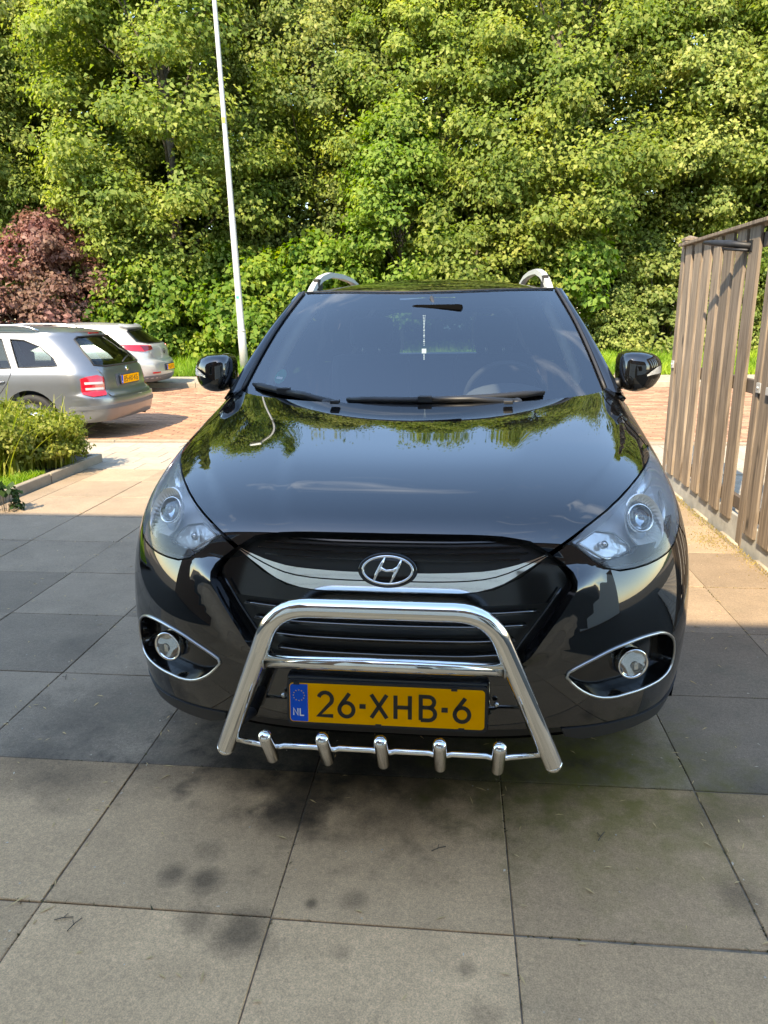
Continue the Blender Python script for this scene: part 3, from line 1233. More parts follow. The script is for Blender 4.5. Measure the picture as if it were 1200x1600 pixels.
def shrub_mesh(seed, H, Rx, Ry, ncl, nper, leaf, rc=(.3, .55), upb=.4, flat=.8, flatbase=.15):
    rs = np.random.RandomState(seed)
    d = unit(rs.normal(size=(ncl, 3)))
    d[:, 2] = np.abs(d[:, 2])
    r = rs.uniform(.35, 1, ncl) ** .6
    C = d * r[:, None] * np.array([Rx, Ry, H])
    C[:, 2] = flatbase + C[:, 2] * .95
    low = rs.rand(ncl) < .3
    C[low, 2] *= .4
    V, F = clump_leaves(rs, C, rs.uniform(rc[0], rc[1], ncl), nper, leaf, flat, upb)
    k = rs.permutation(ncl)[:14]
    mb = MB()
    for c in C[k]:
        b = Vector((c[0] * .2, c[1] * .2, -.1))
        mb.tube([b, b.lerp(Vector(c), .55) + Vector((0, 0, .12)), Vector(c)], [.012 * max(H, .3), .008 * max(H, .3), .003 * max(H, .3)], 5, cap=False)
    return fastmesh('foliage', V, F), mesh('stems', mb.V, mb.F, True)


SN = ('foliage', 'stems')
sh = shrub_mesh(41, 3.0, 2.0, 1.3, 110, 260, .13)
sh2 = shrub_mesh(42, 2.6, 1.7, 1.2, 100, 260, .125)
GS = 'bright shrubs at the wood edge'
for (x, y, m_, rz, sc, lab) in [
    (-7.9, 20.3, sh, .3, 1.0, 'bright green large-leaved shrub right behind the white hatchback'),
    (-5.8, 20.5, sh2, 1.9, 1.15, 'bright green shrub directly behind the lamp post foot'),
    (-4.0, 20.6, sh, 3.0, 1.08, 'tall bright green shrub between lamp post and windscreen'),
    (-8.9, 21.0, sh2, 4.1, 1.12, 'bright green shrub beside the purple-leaved bush')]:
    plant_tree('leafy_shrub', lab, 'shrub', (x, y, float(vz(y)) - .05), m_, 'leaf_shrub', GS, rz, sc, SN)
pu = shrub_mesh(43, 3.5, 2.2, 1.4, 120, 260, .10)
plant_tree('purple_shrub', 'purple-leaved shrub behind the silver estate car', 'shrub', (-10.9, 19.6, float(vz(19.6)) - .05), pu, 'leaf_purple', None, 0.4, 1.12, SN)
yt = tree_mesh(51, 6.6, 1.55, 1.0, 110, 220, .115, rc=(.35, .65), power=.55, r0=.07)
plant_tree('young_tree', 'bright green young tree rising above the middle of the car roof', 'tree', (-1.5, 20.4, float(vz(20.4)) - .05), yt, 'leaf_young', None, .5, .95)
yt2 = tree_mesh(52, 4.6, 1.9, 1.3, 80, 240, .115, rc=(.4, .7), power=.5, r0=.07)
plant_tree('small_tree', 'low spreading green tree behind the right half of the roof', 'tree', (0.5, 20.6, float(vz(20.6)) - .05), yt2, 'leaf_maple', None, .9, 1.0)
sp_ = tree_mesh(53, 3.6, .95, .9, 34, 90, .15, rc=(.3, .5), power=.5, r0=.04)
plant_tree('sapling', 'small bright sapling beside the right roof rail', 'tree', (3.0, 20.4, float(vz(20.4)) - .05), sp_, 'leaf_young', None, .2, 1.0)
shp = shrub_mesh(44, 2.0, 1.1, .9, 60, 230, .085, rc=(.2, .45))
GP = 'pale shrubs left of the fence'
for (x, y, rz, sc, lab) in [
    (4.2, 20.6, .2, .85, 'low pale shrub right of the windscreen pillar, by the grass'),
    (5.6, 21.2, 1.4, 1.35, 'tall pale shrub between mirror and fence, under the maples'),
    (7.1, 20.9, 2.6, .95, 'pale shrub partly hidden by the fence post'),
    (8.9, 21.0, 3.6, 1.1, 'pale shrub behind the fence planks'),
    (2.0, 21.2, 4.4, 1.0, 'dark-shaded shrub low behind the roof rail')]:
    plant_tree('pale_shrub', lab, 'shrub', (x, y, float(vz(y)) - .05), shp, 'leaf_pale', GP, rz, sc, SN)


# grass and weeds of the verge
def blades(rs, P, H, W, lean=.35, seg=1):
    n = len(P)
    th = rs.rand(n) * 2 * PI
    s = np.stack([np.cos(th), np.sin(th), np.zeros(n)], 1)
    ld = rs.rand(n) * 2 * PI
    l = np.stack([np.cos(ld), np.sin(ld), np.zeros(n)], 1) * (lean * rs.rand(n))[:, None] * H[:, None]
    up = np.array([0, 0, 1.0]) * H[:, None]
    a = P - s * W[:, None] / 2
    b = P + s * W[:, None] / 2
    c = P + up * .6 + l * .4 + s * W[:, None] * .35
    d = P + up * .6 + l * .4 - s * W[:, None] * .35
    e = P + up + l
    V = np.stack([a, b, c, d, d, c, e, e], 1)
    V = np.stack([a, b, c, d, e], 1).reshape(-1, 3)
    i = np.arange(n)[:, None] * 5
    return V, i


def grass_obj(name, rs, X, Y, Z, H, W, m, lean=.5):
    P = np.stack([X, Y, Z], 1)
    V, i = blades(rs, P, H, W, lean)
    Q = np.concatenate([i + np.array([0, 1, 2, 3])], 1)
    T3 = np.concatenate([i + np.array([3, 2, 4])], 1)
    me = bpy.data.meshes.new(name)
    me.vertices.add(len(V))
    me.vertices.foreach_set('co', V.astype(np.float32).ravel())
    idx = np.concatenate([Q.ravel(), T3.ravel()]).astype(np.int32)
    me.loops.add(len(idx))
    me.loops.foreach_set('vertex_index', idx)
    me.polygons.add(len(Q) + len(T3))
    ls = np.concatenate([np.arange(len(Q)) * 4, len(Q) * 4 + np.arange(len(T3)) * 3]).astype(np.int32)
    me.polygons.foreach_set('loop_start', ls)
    me.update(calc_edges=True)
    me.validate()
    return link(name, me, m)


rs = np.random.RandomState(61)
n = 60000
X, Y = rs.uniform(-12, 11, n), 16.9 + 5.2 * rs.rand(n) ** 1.3
o = grass_obj('verge_grass', rs, X, Y, vz(Y) - .02, rs.uniform(.06, .2, n) + .12 * rs.rand(n) ** 4, rs.uniform(.012, .03, n), 'grass', .9)
setp(o, 'bright green grass along the foot of the wood', 'grass', kind='stuff')

# ------------------------------------------------------------------ house behind the viewer (casts the shade, mirrored in the chrome)
house = empty('house', (0, -0.6, 0))
setp(house, 'brick house behind the viewer, mirrored in the chrome bars', 'house')
ST = -2.75


def hpart(name, a, b, m, par=house, bev=0.0):
    return MB().box(a, b, bev).build(name, m, par)


hpart('wall', (-14, -7, -.05), (ST, 0, 6.0), 'house_brick')
hpart('wall', (ST, -7, -.05), (10, -1.75, 6.0), 'house_brick')
hpart('gutter', (-14.1, -.02, 5.98), (ST + .05, .10, 6.12), 'house_trim')
hpart('gutter', (ST - .02, -1.77, 5.98), (10, -1.65, 6.12), 'house_trim')
mk('roof', [(-14.1, .05, 6.13), (ST + .1, .05, 6.13), (ST + .1, -4.4, 9.0), (-14.1, -4.4, 9.0), (-14.1, -8.9, 6.1), (ST + .1, -8.9, 6.1)],
   [(0, 1, 2, 3), (3, 2, 5, 4), (0, 3, 4), (1, 5, 2)], 'roof_tile', house)
mk('roof', [(ST + .12, -1.7, 6.13), (10, -1.7, 6.13), (10, -4.6, 8.4), (ST + .12, -4.6, 8.4), (ST + .12, -8.9, 6.1), (10, -8.9, 6.1)],
   [(0, 1, 2, 3), (3, 2, 5, 4), (0, 3, 4), (1, 5, 2)], 'roof_tile', house)


hpart('plinth', (ST + .003, -1.748, 0), (10, -1.742, 2.75), 'house_white')
hpart('plinth', (ST - .004, -1.75, 0), (ST + .006, -.002, 2.75), 'house_white')


def hwin(x0, x1, z0, z1, y):
    f = hpart('window', (x0, y, z0), (x1, y + .03, z1), 'house_white')
    g = hpart('pane', (x0 + .07, y + .031, z0 + .07), (x1 - .07, y + .036, z1 - .07), 'frit', f)


hwin(-6.4, -4.2, .9, 2.4, .005)
hwin(-6.4, -4.6, 3.5, 4.9, .005)
hwin(3.4, 5.6, .8, 2.4, -1.741)
hwin(-1.6, .4, 3.5, 4.9, -1.745)
hwin(2.2, 4.2, 3.5, 4.9, -1.745)
d_ = hpart('front_door', (1.7, -1.741, 0), (2.9, -1.70, 2.2), 'house_trim')
g_ = hpart('garage_door', (-2.3, -1.741, 0), (1.2, -1.69, 2.4), 'house_white')
for k in range(1, 8):
    hpart('groove', (-2.28, -1.69, k * .285), (1.18, -1.686, k * .285 + .012), 'house_trim', g_)

# ------------------------------------------------------------------ the black car: front shell
FR = [0, .2, .4, .57, .72, .84, .93, .985]


def srow(F, W, D, zc, zs, yend, n=3.3, zp=2.0, ws=None):
    pts = []
    for f in FR:
        pts.append([W * f, F + D * (1 - math.sqrt(max(0, 1 - f**n)))])
    ys_ = F + D
    we = W if ws is None else ws
    pts.append([(W + we) / 2, ys_ + (yend - ys_) * .35])
    pts.append([we, yend])
    pts = np.array(pts)
    d = np.r_[0, np.cumsum(np.hypot(*np.diff(pts, axis=0).T))]
    d /= d[-1]
    return np.c_[pts, zc + (zs - zc) * d**zp]


NET = np.array([
    srow(.07, .905, .70, .205, .20, 1.35), srow(.02, .93, .70, .30, .30, 1.35), srow(.0, .94, .70, .43, .43, 1.35),
    srow(.0, .945, .70, .56, .56, 1.35), srow(.02, .945, .70, .68, .68, 1.35, ws=.935), srow(.045, .933, .72, .785, .80, 1.35, 3.2, ws=.925),
    srow(.075, .91, .77, .87, .905, 1.35, 3.2, ws=.912), srow(.13, .885, .84, .925, .99, 1.35, 3.2, ws=.90),
    srow(.33, .86, .86, .985, 1.06, 1.35, 3.1, ws=.88), srow(.60, .83, .70, 1.035, 1.10, 1.36, 3.0, ws=.845),
    srow(.87, .80, .48, 1.08, 1.128, 1.37, 3.0, ws=.815), srow(1.12, .775, .26, 1.11, 1.15, 1.39, 3.0, ws=.78)])


def padnet(N):
    m = N[:, 1:2] * np.array([-1, 1, 1])
    N = np.concatenate([m, N, 2 * N[:, -1:] - N[:, -2:-1]], 1)
    return np.concatenate([2 * N[:1] - N[1:2], N, 2 * N[-1:] - N[-2:-1]], 0)


NP_ = padnet(NET)


def bs(t):
    return np.array([(1 - t)**3, 3 * t**3 - 6 * t**2 + 4, -3 * t**3 + 3 * t**2 + 3 * t + 1, t**3]) / 6


HEX = [(2.35, 5.65), (2.467, 5.476), (2.584, 5.301), (2.696, 5.125), (2.748, 4.926), (2.726, 4.725), (2.631, 4.538), (2.537, 4.35), (2.442, 4.163), (2.343, 3.979), (2.245, 3.794), (2.149, 3.607), (2.059, 3.418), (1.968, 3.229), (1.863, 3.049), (1.699, 2.943), (1.492, 2.908), (1.284, 2.884), (1.074, 2.873), (0.865, 2.868), (0.655, 2.861), (0.445, 2.856), (0.235, 2.853), (0.0, 2.85)]
HLO = [(6.625, 7.638), (6.672, 7.339), (6.733, 7.056), (6.805, 6.77), (6.693, 6.449), (6.532, 6.157), (6.351, 5.895), (6.146, 5.647), (5.885, 5.439), (5.587, 5.284), (5.309, 5.124), (4.988, 5.035), (4.649, 4.991), (4.307, 4.965), (3.965, 4.963), (3.623, 4.983), (3.324, 5.129), (3.104, 5.389), (2.929, 5.682), (2.775, 5.988)]
HLI = [(2.775, 5.988), (3.104, 6.346), (3.472, 6.663), (3.877, 6.93), (4.314, 7.141), (4.772, 7.299), (5.24, 7.415), (5.716, 7.471), (6.196, 7.517), (6.625, 7.638)]
FOG = [(2.575, 2.725), (2.845, 2.887), (3.134, 3.025), (3.428, 3.149), (3.741, 3.215), (4.058, 3.25), (4.375, 3.232), (4.689, 3.173), (4.966, 3.024), (5.197, 2.806), (5.309, 2.516), (5.325, 2.196), (5.146, 2.012), (4.833, 1.964), (4.514, 1.973), (4.195, 1.978), (3.875, 1.997), (3.559, 2.0), (3.249, 2.074), (2.976, 2.237), (2.749, 2.46)]
CHU = [(2.35, 5.65), (2.186, 5.559), (2.023, 5.469), (1.858, 5.38), (1.687, 5.306), (1.513, 5.24), (1.331, 5.201), (1.145, 5.181), (0.959, 5.164), (0.772, 5.153), (0.585, 5.143), (0.399, 5.142), (0.212, 5.148), (0.0, 5.15)]
CHL = [(2.338, 5.6), (2.193, 5.454), (2.049, 5.308), (1.902, 5.164), (1.762, 5.015), (1.613, 4.876), (1.44, 4.768), (1.252, 4.69), (1.051, 4.653), (0.846, 4.642), (0.641, 4.638), (0.435, 4.638), (0.23, 4.64), (0.0, 4.64)]
LIP = [(2.35, 5.663), (2.217, 5.853), (2.082, 6.043), (1.876, 6.149), (1.659, 6.241), (1.426, 6.288), (1.19, 6.317), (0.952, 6.327), (0.714, 6.336), (0.476, 6.341), (0.238, 6.345), (0.0, 6.35)]
REFL = [(2.95, 5.95), (3.375, 6.325), (3.775, 6.1), (4.075, 5.625), (4.075, 5.4), (3.75, 5.325), (3.475, 5.325), (3.35, 5.425), (3.15, 5.675)]


def shell0(u, v):
    u = np.asarray(u, float)
    v = np.asarray(v, float)
    sg = np.where(u < 0, -1.0, 1.0)
    u = np.abs(u)
    iu = np.clip(np.floor(u).astype(int), 0, NP_.shape[1] - 4)
    iv = np.clip(np.floor(v).astype(int), 0, NP_.shape[0] - 4)
    bu = bs(u - iu)
    bv_ = bs(v - iv)
    P = 0
    for a in range(4):
        for b in range(4):
            P = P + NP_[iv + a, iu + b] * (bv_[a] * bu[b])[..., None]
    P[..., 0] *= sg
    return P


def sstep(x):
    x = np.clip(x, 0, 1)
    return x * x * (3 - 2 * x)


_c1 = pchip([5.8, 6.6, 7.2, 8.0, 9.2, 10.4, 11], [1.5, 1.65, 1.8, 2.05, 2.5, 2.9, 3.1])
_c2 = pchip([6.5, 6.85, 7.45, 8.5, 9.5, 11], [2.75, 2.95, 3.5, 5.3, 6.0, 6.5])
# edge of the grille surround in (x, z), for the raised facet beside it
_hx = shell0(np.array([q[0] for q in HEX[3:15]]), np.array([q[1] for q in HEX[3:15]]))


def shell(u, v):
    P = shell0(u, v)
    a = np.abs(np.asarray(u, float))
    v = np.asarray(v, float)
    # bonnet creases
    on = sstep((v - 6.3) / .7) * (1 - sstep((v - 8.2) / 1.3))
    d1 = (a - _c1(v))
    d2 = (a - _c2(v))
    P[..., 2] += on * (.0045 * (1 - sstep((d1 + .22) / .44)) - .006 * sstep((d2 + .3) / .6) * (1 - sstep((d2 - .3) / 2.2)))
    # facet beside the grille
    x, z = np.abs(P[..., 0]), P[..., 2]
    dd = np.full(x.shape, 9.0)
    for i in range(len(_hx) - 1):
        ax, az, bx, bz = _hx[i][0], _hx[i][2], _hx[i + 1][0], _hx[i + 1][2]
        L2 = (bx - ax)**2 + (bz - az)**2
        t = np.clip(((x - ax) * (bx - ax) + (z - az) * (bz - az)) / L2, 0, 1)
        dd = np.minimum(dd, np.hypot(x - ax - t * (bx - ax), z - az - t * (bz - az)))
    k = np.clip(1 - dd / .075, 0, 1)
    k = k * k * (3 - 2 * k) * .4 + k * .6
    fade = sstep((v - 2.85) / .5) * (1 - sstep((v - 4.7) / .7))
    P[..., 1] -= .030 * k * fade
    return P


CARX, CARY, CARR = -.172, 1.755, -.0105
car = empty('suv', (CARX, CARY, 0), CARR)
setp(car, 'glossy black suv with a chrome bull bar, parked on the slab driveway', 'car')
ST_ = (.16, .12)

# wheel arch on the shell: parameter points for a circle in the side view
WY, WZ, WR = .905, .345, .405
_U, _V = np.meshgrid(np.linspace(5.2, 9, 380), np.linspace(0, 6, 300))
_S = shell0(_U, _V)


def arch_uv(ang):
    y, z = WY - WR * math.cos(ang), WZ + WR * math.sin(ang)
    d = (_S[..., 1] - y)**2 + (_S[..., 2] - z)**2
    i = np.argmin(d)
    return (float(_U.flat[i]), float(_V.flat[i]))


ARCH = [arch_uv(R(a)) for a in np.linspace(-18, 200, 26)]   # from front bottom over the top to the rear bottom
# split index where the bumper meets the wing
si = 6
gapA = (ARCH[si][0], ARCH[si][1])
HL_hole = HLO + HLI[1:-1]

BON = [(0, 6.37)] + [(a, b + .03) for a, b in LIP[::-1][1:]] + [(2.42, 5.76), (2.72, 6.06)] + [(a - .04, b + .05) for a, b in HLI[1:-1]] + \
      [(6.36, 7.72), (6.33, 8.3), (6.12, 9.2), (6.15, 10.2), (6.45, 11.0)] + [(5, 11.0), (3, 11.0), (0, 11.0)]
patch('bonnet', shell, sym(BON), 'paint_black', car, ST_, thick=.02)
FEN = [(6.66, 7.66)] + [(a + .045, b - .03) for a, b in HLO[1:9]] + [(6.25, 4.95), (6.5, 4.45), gapA] + ARCH[si + 1:] + \
      [(9, 0.1), (9, 3), (9, 6), (9, 9), (9, 11.0), (7.5, 11.0), (6.55, 11.0), (6.24, 10.2), (6.21, 9.2), (6.42, 8.3), (6.45, 7.74)]
both('wing', shell, FEN, 'paint_black', car, step=ST_, thick=.02)
VALT = [(0, 1.42), (1.8, 1.46), (2.7, 1.44), (3.95, 1.32), (5.2, 1.15), (6.0, 1.12)]
ai = min(range(si), key=lambda k: abs(ARCH[k][1] - 1.12))
BUM = VALT + [ARCH[ai]] + ARCH[ai + 1:si] + [(gapA[0] - .03, gapA[1] - .03), (6.46, 4.40), (6.2, 4.92)] + [(a, b - .05) for a, b in HLO[8:-1]] + \
      [(2.72, 5.90), (2.42, 5.60)] + [(a + .03, b) for a, b in HEX[1:15]] + [(a, b - .02) for a, b in HEX[15:]]
patch('front_bumper', shell, sym(BUM), 'paint_black', car, (.14, .11), holes=[FOG, [(-a, b) for a, b in FOG]], thick=.03)
VAL = [(2.62, 1.42), (2.70, 1.18), (3.05, 1.00), (3.95, .92), (4.6, .84), (5.3, .62), (5.9, .58)] + [q for q in ARCH[:ai] if q[1] > .6] + \
      [(ARCH[ai][0], ARCH[ai][1] - .04), (5.9, 1.085), (5.2, 1.115), (3.95, 1.285), (2.8, 1.40)]
both('lower_valance', shell, VAL, 'plastic_dark', car, step=(.2, .12), off=.004, thick=.05)
patch('under_tray', shell, sym([(0, .75), (1.6, .72), (2.7, .75), (4.5, .5), (5.4, .4), (5.2, .75), (3.9, 1.1), (2.5, 1.38), (0, 1.40)]), 'plastic_black', car, (.25, .12), off=-.05, thick=.03)
# grille
GRI = [(0, 6.36)] + LIP[::-1][1:] + HEX[1:]
patch('grille', shell0, sym(GRI), 'grille_black', car, (.15, .11), off=-.028, thick=-.03)
# black upper grille bars
for v0 in (5.52, 5.74, 5.96, 6.16):
    w = float(np.interp(v0, [5.4, 5.66, 6.05, 6.25], [1.75, 2.1, 1.9, 1.3]))
    patch('grille_bar', shell0, sym([(0, v0 - .03), (w * .6, v0 - .03), (w, v0 + .0), (w, v0 + .045), (w * .6, v0 + .03), (0, v0 + .03)]), 'gloss_black', car,
          (.2, .03), off=-.020, thick=.01)
CHW = CHU[::-1] + CHL
mid_ = [(a, b * .56 + float(np.interp(a, [q[0] for q in CHL[::-1]], [q[1] for q in CHL[::-1]])) * .44) for a, b in CHU]
cb = patch('grille_trim', shell0, sym(CHU[::-1] + [(a, b + .015) for a, b in mid_[1:]]), 'chrome', car, (.12, .06), off=.000, thick=.03,
           offf=lambda u, v: .004 - .010 * (np.abs(u) / 2.4)**4)
cb['label'] = 'upper half of the chrome wing across the grille'
patch('grille_trim', shell0, sym([(a, b - .015) for a, b in mid_[::-1][:-1]] + CHL), 'chrome', car, (.12, .06), off=.006, thick=.034,
      offf=lambda u, v: .004 - .010 * (np.abs(u) / 2.4)**4)
# gloss panel under the chrome wing
PAN = [(0, 4.58), (1.05, 4.585), (1.5, 4.70), (1.9, 5.02), (2.25, 5.42), (2.50, 5.30), (2.62, 5.05), (2.64, 4.85), (2.50, 4.58), (2.36, 4.36), (1.4, 4.32), (0, 4.34)]
patch('grille_panel', shell0, sym(PAN), 'gloss_black', car, (.15, .08), off=-.012, thick=.02)
for v0, w in ((4.12, 2.16), (3.80, 1.98), (3.47, 1.80), (3.14, 1.62)):
    patch('grille_slat', shell0, sym([(0, v0 - .055), (w * .7, v0 - .04), (w, v0 + .03), (w - .02, v0 + .10), (w * .7, v0 + .05), (0, v0 + .04)]), 'gloss_black', car,
          (.15, .05), off=-.004, thick=.024)
    us = np.linspace(-w * .97, w * .97, 25)
    vv = np.interp(np.abs(us), [0, w * .7, w], [v0 + .04, v0 + .05, v0 + .095])
    pp_ = shell0(us, vv)
    MB().tube([Vector(q) + Vector((0, -.004, .0)) for q in pp_], .0026, 6).build('slat_highlight', 'slat_highlight', car, True)  # bright metal tube stands in for the highlight on each black slat
# inner edge of the surround
for s in (1, -1):
    pts = [tuple(shell0(np.array([s * (a - .22)]), np.array([b]))[0] + np.array([0, -.002, 0])) for a, b in HEX[5:15]]
    MB().tube(pts, .0035, 6).build('grille_edge', 'gloss_black', car, True)

# dark structure behind the panels
INN = [(0, .3), (4, .1), (6, .3)] + ARCH[2:] + [(9, .2), (9, 11), (0, 11)]
patch('inner_shell', shell0, sym(INN), 'dark_void', car, (.5, .4), off=-.075, thick=0, wall=False,
      holes=[])

# headlights
HLP = HLO + HLI[1:-1]


def headlight(mir):
    r = patch('headlight', shell, [(a, b) for a, b in HLP], 'lamp_housing', car, (.3, .2), off=-.062, thick=-.058, mirror=mir)
    s = -1 if mir else 1

    def pt(u, v, off):
        p = shell0(np.array([u]), np.array([v]))[0]
        n = surf_normals(shell0, np.array([[u, v]]), 1)[0]
        q = p + n * off
        return Vector((q[0] * s, q[1], q[2])), Vector((n[0] * s, n[1], n[2]))
    # projector: oval ribbed bowl, ring and ball lens
    c, n = pt(4.62, 6.14, -.020)
    ax = (n * .75 + Vector((0, -1, .05)) * .6).normalized()
    M_ = axis_matrix(c, ax)
    ribs = MB()
    prof = [(.061, .006), (.059, .010), (.056, .006), (.050, -.006), (.040, -.022), (.034, -.03)]
    V, F = [], []
    n_ = 72
    for r_, h in prof:
        for k in range(n_):
            th = 2 * PI * k / n_
            rr_ = r_ * 1.14 * (1 - (.05 if k % 2 and r_ < .055 else 0))
            V.append(tuple(M_ @ Vector((rr_ * math.cos(th) * .92, rr_ * math.sin(th) * 1.20, h))))
    for i in range(len(prof) - 1):
        for k in range(n_):
            F.append((i * n_ + k, i * n_ + (k + 1) % n_, (i + 1) * n_ + (k + 1) % n_, (i + 1) * n_ + k))
    pj = mk('projector', V, F, 'bowl', r)
    c2 = M_ @ Vector((0, .014, -.012))
    M2 = axis_matrix(c2, ax)
    MB().lathe([(.042, -.01), (.044, .004), (.041, .010), (.036, .008), (.034, -.004)], 36, M2).build('projector_ring', 'chrome', pj, True)
    MB().lathe([(.034, -.006), (.033, .004), (.028, .013), (.018, .020), (.008, .0225), (0, .023)], 32, M2).build('projector_lens', 'projector_glass', pj, True)
    MB().lathe([(.035, -.012), (0, -.012)], 24, M2).build('bulb_shield', 'gloss_black', pj)
    # main beam reflector towards the grille
    RF = np.array(REFL)
    cc = RF.mean(0)
    patch('reflector', shell, [tuple(q) for q in RF], 'reflector', r, (.12, .1), off=-.028, thick=.02, mirror=mir,
          offf=lambda u, v: -.020 * np.clip(1 - (((u - cc[0]) / .5)**2 + ((v - cc[1]) / .42)**2), 0, 1))
    pts = [pt(a, b, -.022)[0] for a, b in REFL[4:] + REFL[:1]]
    MB().tube(pts, .0042, 6).build('reflector_trim', 'chrome', r, True)
    pts = [pt(a, b, -.024)[0] for a, b in REFL[:5]]
    MB().tube(pts, .003, 6).build('reflector_trim', 'satin_metal', r, True)
    q, nq = pt(3.52, 5.78, -.03)
    MB().lathe([(.012, -.004), (.011, .006), (.006, .011), (0, .012)], 20, axis_matrix(q, nq)).build('bulb_cap', 'chrome', r, True)
    # clear upper indicator strip and outer marker
    pts = [pt(a, b, -.03)[0] for a, b in [(4.9, 7.05), (5.5, 7.15), (6.1, 7.22), (6.4, 7.2)]]
    MB().tube(pts, [.012, .016, .014, .006], 8).build('indicator', 'reflector', r, True)
    pts = [pt(a, b, -.03)[0] for a, b in [(5.55, 5.75), (5.9, 6.1), (6.2, 6.5)]]
    MB().tube(pts, [.006, .012, .006], 8).build('side_marker', 'reflector', r, True)
    # lower black brow under the lamps
    patch('lamp_base', shell, [(3.62, 5.06), (3.35, 5.20), (3.45, 5.27), (4.1, 5.33), (4.25, 5.5), (4.9, 5.4), (5.6, 5.75), (6.0, 5.75), (5.5, 5.32), (5.0, 5.10), (4.3, 5.04)],
          'gloss_black', r, (.2, .1), off=-.016, thick=.02, mirror=mir)
    patch('headlight_lens', shell, HLP, 'lens_hazy', r, (.25, .18), off=.0, thick=.006, mirror=mir)
    return r


headlight(False)['label'] = 'clear headlight nearest the wooden fence'
headlight(True)['label'] = 'clear headlight on the side of the flower bed'


# fog lamps
def foglamp(mir):
    s = -1 if mir else 1
    r = patch('fog_lamp', shell, FOG, 'gloss_black', car, (.25, .2), off=-.040, thick=-.038, mirror=mir)

    def pt(u, v, off):
        p = shell(np.array([u]), np.array([v]))[0]
        n = surf_normals(shell, np.array([[u, v]]), 1)[0]
        q = p + n * off
        return Vector((q[0] * s, q[1], q[2])), Vector((n[0] * s, n[1], n[2]))
    fs = smooth_poly(FOG, 1)
    MB().tube([pt(a, b, .002)[0] for a, b in fs], .0042, 8, closed=True).build('fog_trim', 'satin_metal', r, True)
    c, n = pt(4.05, 2.63, -.028)
    ax = (n * .5 + Vector((0, -1, 0)) * .7).normalized()
    M_ = axis_matrix(c, ax)
    MB().lathe([(.045, -.02), (.045, .020), (.0425, .025), (.038, .022), (.037, .010)], 40, M_).build('fog_ring', 'chrome', r, True)
    MB().lathe([(.037, .012), (.031, -.006), (.018, -.016), (0, -.02)], 32, M_).build('fog_reflector', 'reflector', r, True)
    for dx in (-.012, .014):
        MB().box((dx - .006, -.022, -.002), (dx + .006, .024, .014), 0, M_).build('fog_bulb_shade', 'chrome', r)
    MB().lathe([(.0375, .018), (.031, .022), (.018, .025), (0, .026)], 32, M_).build('fog_lens', 'lens_clear', r, True)
    return r


foglamp(False)
foglamp(True)

# badge
bc = shell0(np.array([0.]), np.array([5.29]))[0]
MBd = axis_matrix((0, bc[1] - .012, bc[2] - .003), (0, -1, .26))
bd = MB().lathe([(1.0, -.012), (1.0, .004), (.95, .009), (.88, .010), (.84, .004), (0, .002)], 56, MBd, .079, .047)
# lathe scaled radially only; heights stay metric
bd = MB()
V, F = [], []
for r_, h in [(1.0, -.014), (1.0, .003), (.96, .008), (.90, .009), (.86, .005), (.80, .003), (.001, .003)]:
    for k in range(56):
        th = 2 * PI * k / 56
        V.append(tuple(MBd @ Vector((r_ * .079 * math.cos(th), r_ * .047 * math.sin(th), h))))
for i in range(6):
    for k in range(56):
        F.append((i * 56 + k, i * 56 + (k + 1) % 56, (i + 1) * 56 + (k + 1) % 56, (i + 1) * 56 + k))
badge = mk('badge', V, F, 'gloss_black', car, True)
badge['label'] = 'oval grille badge with a slanted chrome H'
ring = [MBd @ Vector((.0655 * math.cos(2 * PI * k / 48), .0365 * math.sin(2 * PI * k / 48), .006)) for k in range(48)]
MB().tube(ring, .0040, 8, closed=True).build('badge_ring', 'chrome', badge, True)


def bstroke(pts, rr_):
    return MB().tube([MBd @ Vector((x, y, .007)) for x, y in pts], rr_, 8)


m_ = bstroke([(-.037, -.031), (-.029, -.010), (-.018, .012), (-.006, .036)], [.0022, .0050, .0050, .0022])
mm = bstroke([(.006, -.036), (.018, -.012), (.029, .010), (.037, .031)], [.0022, .0050, .0050, .0022])
m_.add(mm.V, mm.F)
mm = bstroke([(-.024, -.004), (-.016, .004), (-.004, -.002), (.004, -.001), (.016, .000), (.026, .008)], [.005, .0060, .0042, .0042, .0055, .005])
m_.add(mm.V, mm.F)
m_.build('emblem', 'chrome', badge, True)

# number plate
npx = [.0977, .1545, .198, .242, .305, .371, .4155, .461]
number_plate(car, '26-XHB-6', npx, .0415, .066, .0108, loc=(-.001, -.032, .4505), rot=(R(-5), 0, 0))
mb = MB()
mb.box((-.27, -.020, .38), (.27, .02, .52), .006)
mb.build('plate_panel', 'gloss_black', car)
for x in (-.285, .29):
    MB().lathe([(.007, -.006), (.007, .002), (.004, .005), (0, .005)], 12, axis_matrix((x, -.004, .452), (0, -1, 0))).build('screw', 'satin_metal', car, True)


# bull bar
def fillet(pts, rad, n=8):
    out = [Vector(pts[0])]
    for i in range(1, len(pts) - 1):
        a, b, c = Vector(pts[i - 1]), Vector(pts[i]), Vector(pts[i + 1])
        p0 = b + (a - b).normalized() * rad
        p1 = b + (c - b).normalized() * rad
        for k in range(n + 1):
            t = k / n
            out.append(p0 * (1 - t)**2 + b * 2 * t * (1 - t) + p1 * t * t)
    out.append(Vector(pts[-1]))
    return out


